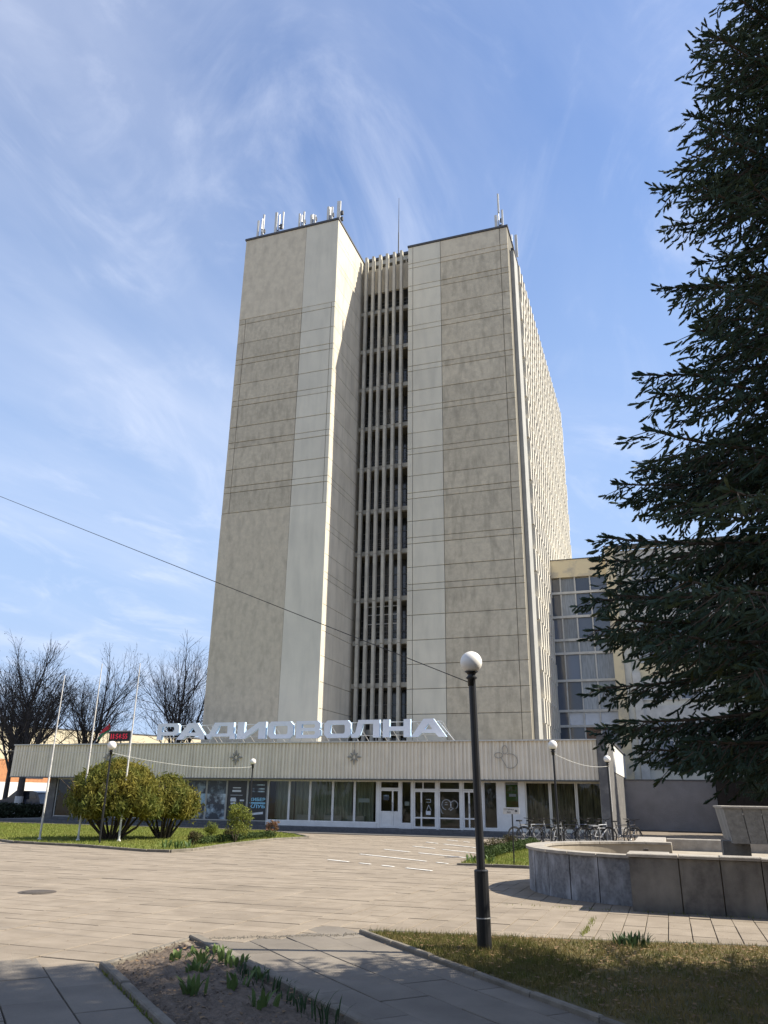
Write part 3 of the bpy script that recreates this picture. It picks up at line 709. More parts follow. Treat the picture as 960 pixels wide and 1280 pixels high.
kind(corrugated((PX0, 40.10), (PX1, 40.10), 2.575, 4.40).build('fascia_cladding', M_fascia, hall), 'stuff')
kind(corrugated((PX0, 57), (PX0, 40.10), 2.575, 4.40).build('fascia_cladding', M_fascia, hall), 'stuff')
# right end: dark stone pier, then pale side fascia
MB().box(-3.04, 39.85, 0, -2.62, 44.8, 4.56).build('end_pier', M_pier, hall)
MB().box(-3.05, 39.84, 4.56, -2.60, 44.8, 4.66).build('pier_cap', M_coping, hall)
MB().box(-2.62, 39.86, 1.2, -2.56, 40.0, 4.4).build('lit_edge_strip', M_fasciatrim, hall)  # pale strip draws the sunlit sliver of the pier's side
MB().box(-2.66, 44.82, 3.1, -2.60, 57.5, 4.55).build('side_fascia', M_offwhite, hall)
MB().box(-2.7, 44.82, 4.55, -2.54, 57.52, 4.66).build('side_coping', M_coping, hall)
MB().box(-2.69, 44.82, 0, -2.63, 54, 3.08).build('side_wall', M_pier, hall)
# terrace and steps
terr = MB().box(-38.0, 39.6, .004, -3.05, 45.4, .195).build('terrace', M_plinth, hall)
MB().box(-35.3, 41.25, .2, -3.1, 45.5, .215).build('lobby_floor', M_interior, hall)
MB().box(-35.6, 40.7, .0, -35.1, 45.5, 2.57).build('end_wall', M_pier, hall)
# fascia ornaments
def star(x, z):
    mb = MB()
    for k in range(8):
        a = k * math.pi / 4; l = .42 if k % 2 == 0 else .30; w = .035
        c, s_ = math.cos(a), math.sin(a)
        q = [(.08, 0), (l * .5, w * 1.6), (l, 0), (l * .5, -w * 1.6)]
        vs = [(x + r * c - o * s_, 40.00, z + r * s_ + o * c) for r, o in q] + [(x + r * c - o * s_, 40.04, z + r * s_ + o * c) for r, o in q]
        mb.add(vs, [(0, 1, 2, 3), (7, 6, 5, 4), (0, 4, 5, 1), (1, 5, 6, 2), (2, 6, 7, 3), (3, 7, 4, 0)])
    mb.tube((x, 40.02, z + .45), (x, 40.02, z + .75), .012, .012, 5)
    mb.build('star_ornament', M_orn, hall)
for x in (-31.0, -22.55, -15.51): star(x, 3.66)
mb = MB()
def ring(mb, cx, cz, rx, rz, n=18, a0=0, a1=6.2832):
    pts = [(cx + rx * math.cos(a0 + (a1 - a0) * i / n), 40.01, cz + rz * math.sin(a0 + (a1 - a0) * i / n)) for i in range(n + 1)]; mb.path(pts, .016, 4)
ring(mb, -7.25, 3.45, .36, .34, 20, -2.2, 2.0); ring(mb, -7.82, 3.72, .2, .13); ring(mb, -7.5, 3.98, .13, .2); mb.path([(-7.7, 40.01, 3.6), (-7.45, 40.01, 3.2)], .016, 4)
mb.build('outline_ornament', M_orn, hall)

GY = 40.80
def window(x0, x1, z0, z1, fm, gm, fw=.05, rails=(), mulls=(), y=GY, name='window', sill=None):
    f = MB(); f.box(x0, y - .05, z0, x0 + fw, y + .05, z1).box(x1 - fw, y - .05, z0, x1, y + .05, z1)
    f.box(x0 + fw, y - .048, z0, x1 - fw, y + .048, z0 + fw).box(x0 + fw, y - .048, z1 - fw, x1 - fw, y + .048, z1)
    for r in rails: f.box(x0 + fw, y - .045, r - fw / 2, x1 - fw, y + .045, r + fw / 2)
    for m_ in mulls: f.box(m_ - fw / 2, y - .042, z0 + fw, m_ + fw / 2, y + .042, z1 - fw)
    o = f.build(name, fm, hall)
    MB().add([(x0 + fw, y, z0 + fw), (x1 - fw, y, z0 + fw), (x1 - fw, y, z1 - fw), (x0 + fw, y, z1 - fw)], [(0, 1, 2, 3)]).build('pane', gm, o)
    return o
# poster windows (left, grey frames)
M_post = []
for k, (ca, cb, vs_) in enumerate((((.02, .03, .045), (.20, .27, .32), 2.2), ((.02, .03, .05), (.42, .55, .64), 1.4), ((.03, .035, .05), (.45, .54, .6), 1.9), ((.010, .011, .015), (.016, .017, .022), 3), ((.012, .014, .022), (.02, .024, .034), 3))):
    M_post.append(mat('poster print %d' % k, ca, .35, col2=cb, vscale=vs_, lo=.45, hi=.62, spec=.5, detail=6))
xs = [-35.05 + (35.05 - 28.49) / 5 * k for k in range(5)] + [-28.49, -27.19, -25.91, -24.66, -23.37, -22.06, -20.82]
for i, (a, b) in enumerate(zip(xs, xs[1:])):
    w = window(a + .005, b - .005, .37, 2.5, M_alu, M_glass, .045)
    if i < 5: MB().box(a + .06, GY + .03, .42, b - .06, GY + .05, 2.45).build('window_film', M_dark, hall)
W6 = list(zip(xs, xs[1:]))
PM = lambda a, b, z0, z1, m: MB().box(a + .05, GY - .02, z0, b - .05, GY - .008, z1).build('poster', m, hall)
M_sky1 = mat('poster pale blue', (.50, .64, .72), .4, col2=(.22, .34, .44), vscale=2.4, stretch=(1, 1, 2.5))
M_ptxt = mat('poster white print', (.62, .66, .70), .5); M_ptxt2 = mat('poster blue print', (.30, .66, .9), .5)
for i in (5, 6, 7, 8):
    a, b = W6[i]
    PM(a, b, 1.76, 2.43, M_post[0]); PM(a, b, 1.22, 1.75, M_sky1 if i != 8 else M_post[2]); PM(a, b, .43, 1.21, M_post[1 + (i % 2)])
a, b = W6[8]; 
a, b = W6[9]; PM(a, b, .43, 2.43, M_post[3])
for z, wd, h in ((2.05, .5, .05), (1.86, .55, .10), (1.68, .75, .02), (1.50, .3, .06), (1.36, .36, .14), (1.22, .3, .08), (.78, .4, .22), (.66, .3, .2), (.52, .22, .12)):
    MB().box(a + .62 - wd / 2 - (.18 if .4 < z < 1.6 else 0) + (.35 if z < 1 else 0), GY - .032, z, a + .62 + wd / 2 - (.18 if .4 < z < 1.6 else 0) + (.35 if z < 1 else 0), GY - .024, z + h).build('poster_print', M_ptxt if z > .7 else M_post[1], hall)
MB().box(a + .85, GY - .032, 1.38, a + 1.12, GY - .024, 1.46).build('poster_print', M_ptxt, hall)
a, b = W6[10]; PM(a, b, .43, 2.43, M_post[4])
text_mb('КИБЕР', a + .16, GY - .032, 1.40, .17, M_ptxt2, 'poster_lettering', hall, .95, bold=.02)
text_mb('КЛУБ', a + .16, GY - .032, 1.04, .18, M_ptxt2, 'poster_lettering', hall, .95, bold=.02)
MB().box(a + .14, GY - .032, 1.27, b - .12, GY - .024, 1.33).build('poster_print', M_ptxt2, hall)
MB().add([(a + .16, GY - .032, .66), (a + 1.02, GY - .032, .74), (a + 1.02, GY - .032, .86), (a + .16, GY - .032, .76)], [(0, 1, 2, 3)]).build('poster_print', M_ptxt, hall)
for z in (2.2, 2.0, 1.86):
    MB().box(a + .3, GY - .032, z, b - .2, GY - .024, z + .07).build('poster_print', M_post[1], hall)
MB().box(-35.1, 40.72, .2, -20.82, 40.86, .368).build('plinth', M_plinth, hall)
MB().box(-35.1, 40.74, 2.501, -3.05, 40.86, 2.578).build('head_rail', M_alu, hall)
# curtained shop windows with white frames
xs2 = [-20.80, -19.51, -18.27, -16.95, -15.71, -14.45]
for a, b in zip(xs2, xs2[1:]): window(a, b - .006, .43, 2.5, M_white, M_glass, .055)
MB().box(-20.82, 40.70, .2, -14.45, 40.88, .428).build('sill_panel', M_white, hall)
mb = MB(); vs = []; n_ = 340
for i in range(n_ + 1):
    x = -20.75 + 6.25 * i / n_; y = 41.55 + .07 * math.sin(i * .55) + .05 * math.sin(i * .21 + 1) ; vs += [(x, y, .25), (x, y, 2.5)]
fs = [(2 * i, 2 * i + 2, 2 * i + 3, 2 * i + 1) for i in range(n_) if not (250 < i < 262 or 60 < i < 68 or i > 318)]
mb.add(vs, fs).build('curtain', M_curtain, hall, smooth=True)
for x in (-19.2, -17.6, -16.3): MB().box(x, 41.2, .2, x + 1.0, 41.4, .75).build('radiator', M_offwhite, hall)
MB().box(-15.5, 40.835, 1.42, -14.9, 40.85, 1.62).build('window_notice', M_ptxt, hall)
# doors
def door(x0, x1, z1, panes, solid_below=None, handle_x=None):
    f = MB(); y = GY; z0 = .215; fw = .075
    xsq = [x0] + [p[1] for p in panes]
    f.box(x0, y - .06, z0, x0 + fw, y + .04, z1)
    f.box(x0 + fw, y - .058, z1 - .09, x1, y + .038, z1); f.box(x0 + fw, y - .058, z0, x1, y + .038, z0 + .11)
    for a, b in panes: f.box(b - fw, y - .06, z0 + .11, b, y + .04, z1 - .09)
    if solid_below: f.box(x0 + fw, y - .03, z0 + .11, x1 - fw, y + .02, solid_below)
    else: f.box(x0 + fw, y - .055, .70, x1 - fw, y + .035, .77)
    d = f.build('door', M_white, hall)
    for a, b in panes: MB().add([((a if a > x0 else a + fw), y - .008, (solid_below or z0 + .11)), (b - fw, y - .008, (solid_below or z0 + .11)), (b - fw, y - .008, z1 - .09), ((a if a > x0 else a + fw), y - .008, z1 - .09)], [(0, 1, 2, 3)]).build('pane', M_glass2, d)
    hx = handle_x if handle_x else panes[0][1] - .04
    MB().tube((hx, y - .11, 1.0), (hx, y - .11, 1.45), .018).tube((hx, y - .11, 1.05), (hx, y - .05, 1.05), .012).tube((hx, y - .11, 1.4), (hx, y - .05, 1.4), .012).build('handle', M_steel, d)
    return d
MB().box(-14.449, 40.73, .2, -14.30, 40.88, 2.5).build('door_post', M_white, hall)
door(-14.295, -13.22, 2.09, [(-14.295, -13.55), (-13.55, -13.22)], 1.02)
window(-14.295, -13.22, 2.10, 2.5, M_white, M_glass2, .06)
MB().box(-13.215, 40.73, .2, -13.13, 40.88, 2.5).build('door_post', M_white, hall)
window(-13.125, -12.56, .43, 2.5, M_white, M_glass, .05); MB().box(-13.125, 40.72, .2, -12.56, 40.87, .428).build('sill_panel', M_white, hall)
MB().box(-12.555, 40.73, .2, -12.45, 40.88, 2.5).build('door_post', M_white, hall)
door(-12.445, -11.25, 2.06, [(-12.445, -12.0), (-12.0, -11.25)])
window(-12.445, -11.25, 2.07, 2.5, M_white, M_glass2, .06, mulls=(-11.95,))
MB().box(-11.245, 40.73, .2, -11.12, 40.88, 2.5).build('door_post', M_white, hall)
window(-11.115, -9.98, .215, 2.06, M_white, M_glass2, .06, rails=(.73,)); window(-11.115, -9.98, 2.07, 2.5, M_white, M_glass2, .06)
MB().box(-9.975, 40.73, .2, -9.86, 40.88, 2.5).build('door_post', M_white, hall)
door(-9.855, -8.95, 2.06, [(-9.855, -9.5), (-9.5, -8.95)]); window(-9.855, -8.95, 2.07, 2.5, M_white, M_glass2, .06)
MB().box(-8.945, 40.73, .2, -8.80, 40.88, 2.5).build('door_post', M_white, hall)
window(-8.795, -8.10, .30, 2.5, M_white, M_glass, .05); MB().box(-8.795, 40.72, .2, -8.10, 40.87, .295).build('sill_panel', M_white, hall)
wp = MB(); wp.box(-8.095, 40.73, .2, -7.72, 40.88, 2.5).box(-7.72, 40.73, .2, -7.02, 40.88, 1.27).box(-7.02, 40.73, .2, -6.72, 40.88, 2.5); wp.build('white_panel', M_white, hall)
w = window(-7.715, -7.025, 1.275, 2.5, M_white, M_glass2, .03)
M_pgreen = mat('bank poster print', (.05, .30, .07), .5, col2=(.22, .14, .03), vscale=1.1, stretch=(.3, .3, 2.0))
MB().box(-7.68, GY + .02, 1.31, -7.06, GY + .03, 2.46).build('poster', M_pgreen, hall)
MB().box(-7.68, GY + .012, 2.36, -7.06, GY + .018, 2.44).build('poster_print', M_white, hall)
MB().box(-7.52, GY + .012, 1.80, -7.18, GY + .018, 1.93).build('poster_print', M_ptxt, hall)
for a, b in ((-6.71, -5.50), (-5.49, -4.25), (-4.24, -3.06)): window(a, b, .30, 2.5, M_creamw, M_glass, .065)
MB().box(-6.715, 40.72, .2, -3.05, 40.87, .295).build('sill_panel', M_creamw, hall)
M_brcurt = mat('brown net curtain', (.36, .31, .21), .9, col2=(.12, .11, .08), vscale=1.6, stretch=(3, 3, .5))
mb = MB(); vs = []
for i in range(161):
    x = -6.7 + 3.62 * i / 160; y = 41.15 + .05 * math.sin(i * .8) + .04 * math.sin(i * .31); vs += [(x, y, .25), (x, y, 2.5)]
mb.add(vs, [(2 * i, 2 * i + 2, 2 * i + 3, 2 * i + 1) for i in range(160)]).build('curtain', M_brcurt, hall, smooth=True)
# signs on door panes: printed rings and pictogram
def outline(name, pts, r=.012, parent=hall):
    mb = MB(); mb.path([(x, GY - .02, z) for x, z in pts], r, 4); return mb.build(name, M_ptxt, parent)
for cx in (-10.72, -10.32):
    rr = .24 if cx < -10.5 else .19
    outline('window_emblem', [(cx + rr * math.cos(a), 1.38 + rr * math.sin(a)) for a in np.linspace(-1.2, 4.6, 22)])
outline('window_emblem', [(-10.55, 1.16), (-10.5, 1.10), (-10.42, 1.18)])
outline('window_emblem', [(-10.8, 1.48), (-10.68, 1.48)]); outline('window_emblem', [(-10.8, 1.38), (-10.66, 1.38)]); outline('window_emblem', [(-11.02, 1.2), (-10.98, 1.02), (-10.9, .95)])
outline('window_emblem', [(-11.8, 1.62), (-11.55, 1.62), (-11.55, 1.48), (-11.78, 1.48)]); outline('window_emblem', [(-11.78, 1.05), (-11.66, 1.35), (-11.52, 1.08)])
MB().box(-11.8, GY - .03, .88, -11.55, GY - .025, 1.06).build('notice', M_ptxt, hall); MB().box(-9.28, GY - .03, 1.42, -9.12, GY - .025, 1.55).build('notice', M_ptxt, hall)
MB().box(-14.1, GY - .03, 1.55, -13.8, GY - .025, 1.8).build('notice', M_post[1], hall); MB().box(-12.95, GY + .02, 1.3, -12.7, GY + .025, 1.5).build('notice', M_ptxt, hall)

# roof sign РАДИОВОЛНА
sign = thing('roof_sign', (-19.5, 40.6, 4.46), 'row of big pale blue white letters standing on the entrance hall roof', 'sign')
def poly_letter(ch):
    W = 1.7
    if ch == 'Р': return [[(0, 0), (.36, 0), (.36, .27), (W - .22, .27), (W, .42), (W, .86), (W - .18, 1), (0, 1)]], [[(.36, .48), (W - .45, .48), (W - .38, .55), (W - .38, .74), (W - .45, .8), (.36, .8)]]
    if ch == 'А': return [[(0, 0), (.36, 0), (.55, .22), (1.25, .22), (1.44, 0), (1.85, 0), (1.18, 1), (.66, 1)]], [[(.70, .42), (1.12, .42), (.92, .74)]]
    if ch == 'Д': return [[(-.02, 0), (.26, 0), (.36, .16), (1.42, .16), (1.42, 0), (1.72, 0), (1.72, .3), (1.62, .34), (1.62, 1), (.52, 1), (.24, .34), (-.02, .25)]], [[(.60, .34), (1.26, .34), (1.26, .8), (.78, .8)]]
    if ch == 'И': return [[(0, 0), (.42, 0), (1.22, .62), (1.22, 0), (W - .06, 0), (W - .06, 1), (1.22, 1), (.40, .36), (.40, 1), (0, 1)]], []
    if ch == 'О': return [[(.2, 0), (W - .2, 0), (W, .2), (W, .8), (W - .2, 1), (.2, 1), (0, .8), (0, .2)]], [[(.46, .24), (W - .46, .24), (W - .38, .32), (W - .38, .68), (W - .46, .76), (.46, .76), (.38, .68), (.38, .32)]]
    if ch == 'В': return [[(0, 0), (W - .22, 0), (W, .16), (W, .42), (W - .10, .51), (W - .02, .6), (W - .02, .85), (W - .22, 1), (0, 1)]], [[(.38, .2), (W - .45, .2), (W - .38, .26), (W - .38, .36), (W - .45, .42), (.38, .42)], [(.38, .6), (W - .47, .6), (W - .4, .66), (W - .4, .75), (W - .47, .81), (.38, .81)]]
    if ch == 'Л': return [[(-.05, 0), (.30, 0), (.48, .14), (.66, .78), (1.26, .78), (1.26, 0), (1.65, 0), (1.65, 1), (.36, 1), (.2, .3), (.1, .22), (-.05, .22)]], []
    return [[(0, 0), (.40, 0), (.40, .36), (1.24, .36), (1.24, 0), (1.64, 0), (1.64, 1), (1.24, 1), (1.24, .6), (.40, .6), (.40, 1), (0, 1)]], []
LX = [(-28.18, -26.70), (-26.84, -24.74), (-24.93, -22.98), (-22.84, -21.05), (-20.91, -19.36), (-19.18, -17.70), (-17.49, -15.93), (-15.85, -14.28), (-14.10, -12.56), (-12.52, -10.60)]
Z0, ZH = 4.68, .92
for ch, (a, b) in zip('РАДИОВОЛНА', LX):
    outer, holes = poly_letter(ch); mxx = max(p[0] for p in outer[0])
    cu = bpy.data.curves.new('letter', 'CURVE'); cu.dimensions = '2D'; cu.fill_mode = 'BOTH'
    for pl in outer + holes:
        sp_ = cu.splines.new('POLY'); sp_.points.add(len(pl) - 1); sp_.use_cyclic_u = True
        for q, (x, z) in zip(sp_.points, pl): q.co = (x, z, 0, 1)
    tmp = bpy.data.objects.new('tmp', cu); COL.objects.link(tmp)
    me = bpy.data.meshes.new_from_object(tmp.evaluated_get(bpy.context.evaluated_depsgraph_get())); bpy.data.objects.remove(tmp)
    co = [v.co[:] for v in me.vertices]; sx = (b - a) / mxx
    mp_ = lambda p, y: (a + p[0] * sx, y, Z0 + p[1] * ZH)
    fr = MB(); fr.add([mp_(p, 40.50) for p in co], [tuple(pl.vertices) for pl in me.polygons]); bpy.data.meshes.remove(me)
    L = fr.build('letter', M_letter, sign)
    sd = MB()
    for pl in outer + holes:
        n = len(pl); sd.add([mp_(p, 40.5) for p in pl] + [mp_(p, 40.72) for p in pl], [(i, (i + 1) % n, n + (i + 1) % n, n + i) for i in range(n)])
    sd.add([mp_(p, 40.72) for p in outer[0]], [tuple(range(len(outer[0])))]) if not holes else None
    sd.build('letter_side', M_letterside, L)
mb = MB()
for a, b in LX:
    for x in (a + .25, b - .25):
        mb.tube((x, 40.68, 4.44), (x, 40.68, Z0 + .03), .022, .022, 6); mb.tube((x, 40.74, Z0 + .75), (x + .5, 41.6, 4.3), .02, .02, 6)
mb.tube((-28.2, 40.75, Z0 + .12), (-10.6, 40.75, Z0 + .12), .02, .02, 6); mb.tube((-28.2, 40.75, Z0 + .8), (-10.9, 40.75, Z0 + .8), .02, .02, 6)
mb.tube((-11.1, 40.75, 5.5), (-10.2, 40.75, 4.45), .025, .025, 6)
mb.build('support_frame', M_steel, sign)
# roof clock
ck = thing('roof_clock', (-31.8, 41.2, 4.3), 'black digital clock board with red digits standing on the hall roof', 'clock')
MB().box(-32.0, 41.1, 4.68, -30.5, 41.25, 5.23).build('board', M_dark, ck)
MB().box(-32.02, 41.08, 5.235, -30.48, 41.27, 5.29).build('hood', M_alu, ck)
for x in (-31.9, -31.25, -30.6): MB().box(x - .03, 41.26, 4.2, x + .03, 41.31, 5.2).build('post', M_coping, ck)
for ch, x, w in (('1', -31.88, .07), ('1', -31.72, .07), (':', -31.58, .035), ('5', -31.50, .15), ('4', -31.31, .15), (':', -31.10, .035), ('5', -31.02, .15), ('5', -30.83, .15)):
    if ch == ':':
        for dz in (.06, .2): MB().box(x, 41.085, 4.80 + dz, x + w, 41.095, 4.84 + dz).build('digit', M_led, ck)
    else: text_mb(ch, x, 41.09, 4.80, .30, M_led, 'digit', ck, w, bold=.01)
# flag behind the roof edge
fp = thing('flag', (-33.4, 42.5, 4.28), 'red and green flag drooping from a short leaning roof pole', 'flag')
MB().tube((-34.5, 42.5, 4.2), (-33.2, 42.5, 6.0), .025, .02, 6).build('staff', M_steel, fp)
def cloth(z0, z1, m, name):
    vs = []
    for i in range(15):
        u = i / 14; x = -33.25 + .28 * math.sin(u * 5) * .4 - u * .55; y = 42.45 + .06 * math.sin(u * 9); zc = 5.95 - u * .75
        vs += [(x, y, zc - z0), (x + .14, y + .05 * math.sin(u * 7), zc - z1)]
    MB().add(vs, [(2 * i, 2 * i + 2, 2 * i + 3, 2 * i + 1) for i in range(14)]).build(name, m, fp, smooth=True)
cloth(0, .2, M_red, 'red_field'); cloth(.205, .34, M_green, 'green_stripe')
# roof kit
rk = thing('roof_vent_box', (-34.5, 44, 4.28), 'low dark ventilation box on the left end of the hall roof', 'vent')
MB().box(-36.4, 43.5, 4.28, -31.9, 44.5, 4.62).build('casing', M_grey, rk); MB().box(-36.5, 43.4, 4.622, -31.8, 44.6, 4.72).build('lid', M_coping, rk)

# ------------------------------------------------------------------ glazed annex on the right
ann = thing('office_annex', (0, 61, 0), 'lower cream office wing with tall glazed bay and peeling pillars right of the tower', 'building')
MB().box(-7.3, 61.35, 0, -2.9, 76, 19.5).box(-2.2, 61.0, 0, 26, 76, 20.1).build('wall', M_creamw, ann)
MB().box(-7.31, 60.95, 18.28, -2.92, 61.34, 19.7).build('parapet', M_cream, ann)
MB().box(-7.31, 60.9, 19.7, -2.92, 61.5, 19.76).build('parapet_cap', M_coping, ann)
MB().box(-2.9, 60.35, 3.0, -2.2, 61.36, 20.3).build('pillar', M_cream, ann)
MB().box(-2.94, 60.3, 20.3, 26, 61.5, 20.38).build('roof_edge', M_coping, ann)
MX = [-7.3, -6.5, -5.41, -4.27, -3.30, -2.9]; MX = [-7.3, -6.5, -5.38, -4.22, -2.9]
RZ = [18.27, 17.03, 15.11, 13.3, 12.26, 10.2, 7.96, 6.86, 5.6, 3.4]
gf = MB()
for x in MX: gf.box(x - .05, 61.05, 3.0, x + .05, 61.16, 18.28)
for z in RZ[1:]: gf.box(-7.3, 61.0, z - .09, -2.9, 61.2, z + .09)
gf.build('bay_frame', M_offwhite, ann)
for j, (zt, zb) in enumerate(zip(RZ, RZ[1:])):
    for i, (a, b) in enumerate(zip(MX, MX[1:])):
        m = M_pane
        if j == 3: m = M_paneblind
        elif j in (6,) and i > 0: m = M_panewhite
        elif j == 7 and i == 2: m = M_panebrown
        elif j in (4, 5) and i > 0 and rnd.random() < .6: m = M_paneblind
        elif i == 1 and j < 3: m = M_paneblind
        MB().box(a + .05, 61.17 + .01 * ((i * 7 + j * 3) % 3), zb + .09, b - .05, 61.22 + .01 * ((i * 7 + j * 3) % 3), zt - .09).build('pane', m, ann, loc=((a + b) / 2, 61.2, (zt + zb) / 2))
# facade right of the pillar: pilasters, window strips, spandrels
MB().box(-2.19, 60.72, 3.0, -1.72, 61.0, 20.0).build('pillar', M_creamw, ann)
MB().box(-1.70, 60.62, 3.0, -1.12, 61.0, 10.6).build('pilaster', M_offwhite, ann)
for za, zb in ((3.85, 7.25), (8.6, 9.2), (11.3, 14.6), (15.8, 18.9)):
    for k in range(9):
        x = -1.10 + k * 2.6
        o = MB(); x1 = x + 2.5
        o.box(x, 60.9, za, x + .07, 60.99, zb).box(x1 - .07, 60.9, za, x1, 60.99, zb).box(x + .07, 60.9, za, x1 - .07, 60.985, za + .07).box(x + .07, 60.9, zb - .07, x1 - .07, 60.985, zb)
        o.box(x + .8, 60.91, za + .07, x + .87, 60.98, zb - .07).box(x + 1.75, 60.91, za + .07, x + 1.82, 60.98, zb - .07)
        if zb - za > 2: o.box(x + .07, 60.915, za + 1.9, x1 - .07, 60.975, za + 1.97)
        w = o.build('window', M_offwhite, ann)
        for q, (a, b) in enumerate(((x + .07, x + .8), (x + .87, x + 1.75), (x + 1.82, x1 - .07))):
            MB().box(a, 60.94, za + .07, b, 60.965, zb - .07).build('pane', M_paneblind if (k + q) % 3 != 1 else M_pane, w, loc=(a, 60.95, za))
    MB().box(-1.12, 60.8, zb + .02, 24, 60.99, zb + .95).build('spandrel', M_offwhite, ann)
MB().box(-1.12, 60.85, 9.3 + .9, 24, 60.99, 11.25).build('spandrel', M_cream, ann)
# low stucco wall and added dark block for a shaded passage opening, in front of the annex
sw = thing('stucco_wall', (0, 54, 0), 'low blue grey stucco wall between the hall and the fountain', 'wall')
MB().box(-2.6, 54.0, 0, 2.72, 57.4, 2.9).build('wall', M_stucco, sw); MB().box(-2.62, 53.95, 2.9, 2.74, 57.45, 2.97).build('wall_cap', M_coping, sw)
gb = thing('passage_shade', (6, 53, 0), 'added dark shed wall in deep shade behind the fountain bowl', 'passage')
M_passage = mat('shaded opening dark', (.022, .019, .017), .9, var=.3, vscale=3)  # shade of the opening put into this near-black colour
MB().box(2.76, 53.6, 0, 10, 58, 3.0).build('wall', M_dark, gb); MB().box(2.7, 53.5, 3.0, 10.2, 58.1, 3.12).build('roof', M_passage, gb)
for k in range(15): MB().box(2.76 + k * .48, 53.55, .0, 2.76 + k * .48 + .465, 53.6, 2.99).build('board', M_passage, gb)  # front face of the added dark block

# ------------------------------------------------------------------ fountain
fo = thing('fountain', (0, 18, 0), 'dry granite fountain with round basin, long front wall and a raised tank on a block', 'fountain')
CX, CY, CR, CH = -.15, 17.75, 2.72, .74
def arc_panel(a0, a1, r0, r1, z0, z1, m, name, n=4):
    mb = MB(); vs = []
    for i in range(n + 1):
        a = a0 + (a1 - a0) * i / n
        for r in (r0, r1):
            for z in (z0, z1): vs.append((CX + r * math.cos(a), CY + r * math.sin(a), z))
    fs = []
    for i in range(n):
        k = i * 4; fs += [(k + 2, k + 6, k + 7, k + 3), (k + 4, k, k + 1, k + 5), (k + 1, k + 3, k + 7, k + 5), (k, k + 4, k + 6, k + 2)]
    fs += [(0, 2, 3, 1), (n * 4 + 1, n * 4 + 3, n * 4 + 2, n * 4)]
    a = (a0 + a1) / 2
    return mb.add(vs, fs).build(name, m, fo, loc=(CX + r1 * math.cos(a), CY + r1 * math.sin(a), z0))
a0, a1, n_ = R(88), R(258), 13
for k in range(n_):
    s0 = a0 + (a1 - a0) * k / n_; s1 = a0 + (a1 - a0) * (k + 1) / n_
    arc_panel(s0 + .004, s1 - .004, CR - .08, CR + rnd.uniform(-.008, .01), 0, CH, M_granite, 'granite_panel')
    arc_panel(s0 + .003, s1 - .003, CR - .32, CR + .05, CH + .002, CH + .05, M_cope, 'coping_stone')
    arc_panel(s0, s1, CR - .30, CR - .085, .0, CH, M_floor, 'inner_lining')
# long front wall
FY = 14.47
for k, (x0, x1) in enumerate(((-.74, .03), (.03, .65), (.65, 1.25), (1.25, 1.9), (1.9, 2.6), (2.6, 3.3))):
    y = FY + rnd.uniform(-.008, .008)
    MB().bbox(x0 + .008, y, 0, x1 - .008, y + .10, .80, .01).build('granite_panel', M_granite2, fo, loc=(x0, y, 0))
    d = rnd.uniform(-.03, .03)
    MB().bbox(x0 + .004 - .03 * (k == 0), FY - .05 + d * .5, .802, x1 - .004, FY + .34 + d, .85 + rnd.uniform(-.006, .006), .012).build('coping_stone', M_cope, fo, loc=(x0, FY, .8))
MB().box(-.70, FY + .11, 0, 3.3, FY + .30, .80).build('inner_lining', M_floor, fo)
for (y0, y1) in ((FY + .11, FY + .75),): MB().box(-.74, y0, 0, -.701, y1, .80).build('granite_panel', M_granite2, fo)
MB().bbox(-.76, FY + .35, .80, -.1, FY + .8, .852, .01).build('coping_stone', M_cope, fo)
# back and right walls, pool floor
MB().bbox(-.9, 20.4, 0, -.2, 23.4, .78, .012).build('back_block', M_cope, fo); MB().bbox(-.19, 23.1, 0, 4.2, 23.4, .76, .012).build('back_wall', M_cope, fo)
MB().box(3.3, FY + .02, 0, 3.6, 23.4, .8).build('right_wall', M_granite2, fo)
pf = MB(); pf.prism([(CX + (CR - .31) * math.cos(R(88 + 170 * i / 16)), CY + (CR - .31) * math.sin(R(88 + 170 * i / 16))) for i in range(17)], .0, .47)
pf.box(-.68, FY + .31, 0, 3.29, 23.09, .48); pf.build('pool_floor', M_floor, fo)
MB().box(.1, 15.6, .48, .7, 16.0, .76).build('step_block', M_cope, fo)
MB().tube((-.55, 16.9, .48), (-.55, 16.9, .80), .03).tube((-.55, 16.9, .79), (-.48, 16.9, .79), .03).build('water_spout', M_iron, fo)
MB().box(.85, 16.9, .48, 1.32, 17.5, .985).build('pedestal', M_granite2, fo)
# raised tank: sides slope inwards to the bottom
def slant(p0, p1, q0, q1, z0, z1, th, name, m):
    """panel with bottom edge p0-p1 at z0, top edge q0-q1 at z1"""
    d = (Vector(q1) - Vector(q0)).normalized(); n = Vector((-d.y, d.x)) * th
    vs = [(p0[0], p0[1], z0), (p1[0], p1[1], z0), (q1[0], q1[1], z1), (q0[0], q0[1], z1)]
    vs += [(x + n.x, y + n.y, z) for x, y, z in vs]
    return MB().add(vs, [(0, 1, 2, 3), (7, 6, 5, 4), (0, 4, 5, 1), (1, 5, 6, 2), (2, 6, 7, 3), (3, 7, 4, 0)]).build(name, m, fo, loc=(q0[0], q0[1], z0))
TX0, TX1, TY0, TY1, BI = .90, 3.4, 16.3, 19.4, .10
nP = 8
for k in range(nP):
    f0, f1 = k / nP, (k + 1) / nP; g = .006
    tx = lambda f: TX0 + (TX1 - TX0) * f; bxx = lambda f: TX0 + BI + (TX1 - TX0 - 2 * BI) * f
    slant((bxx(f0) + g, TY0 + BI), (bxx(f1) - g, TY0 + BI), (tx(f0) + g, TY0), (tx(f1) - g, TY0), .97, 1.56, .08, 'tank_panel', M_bowl)
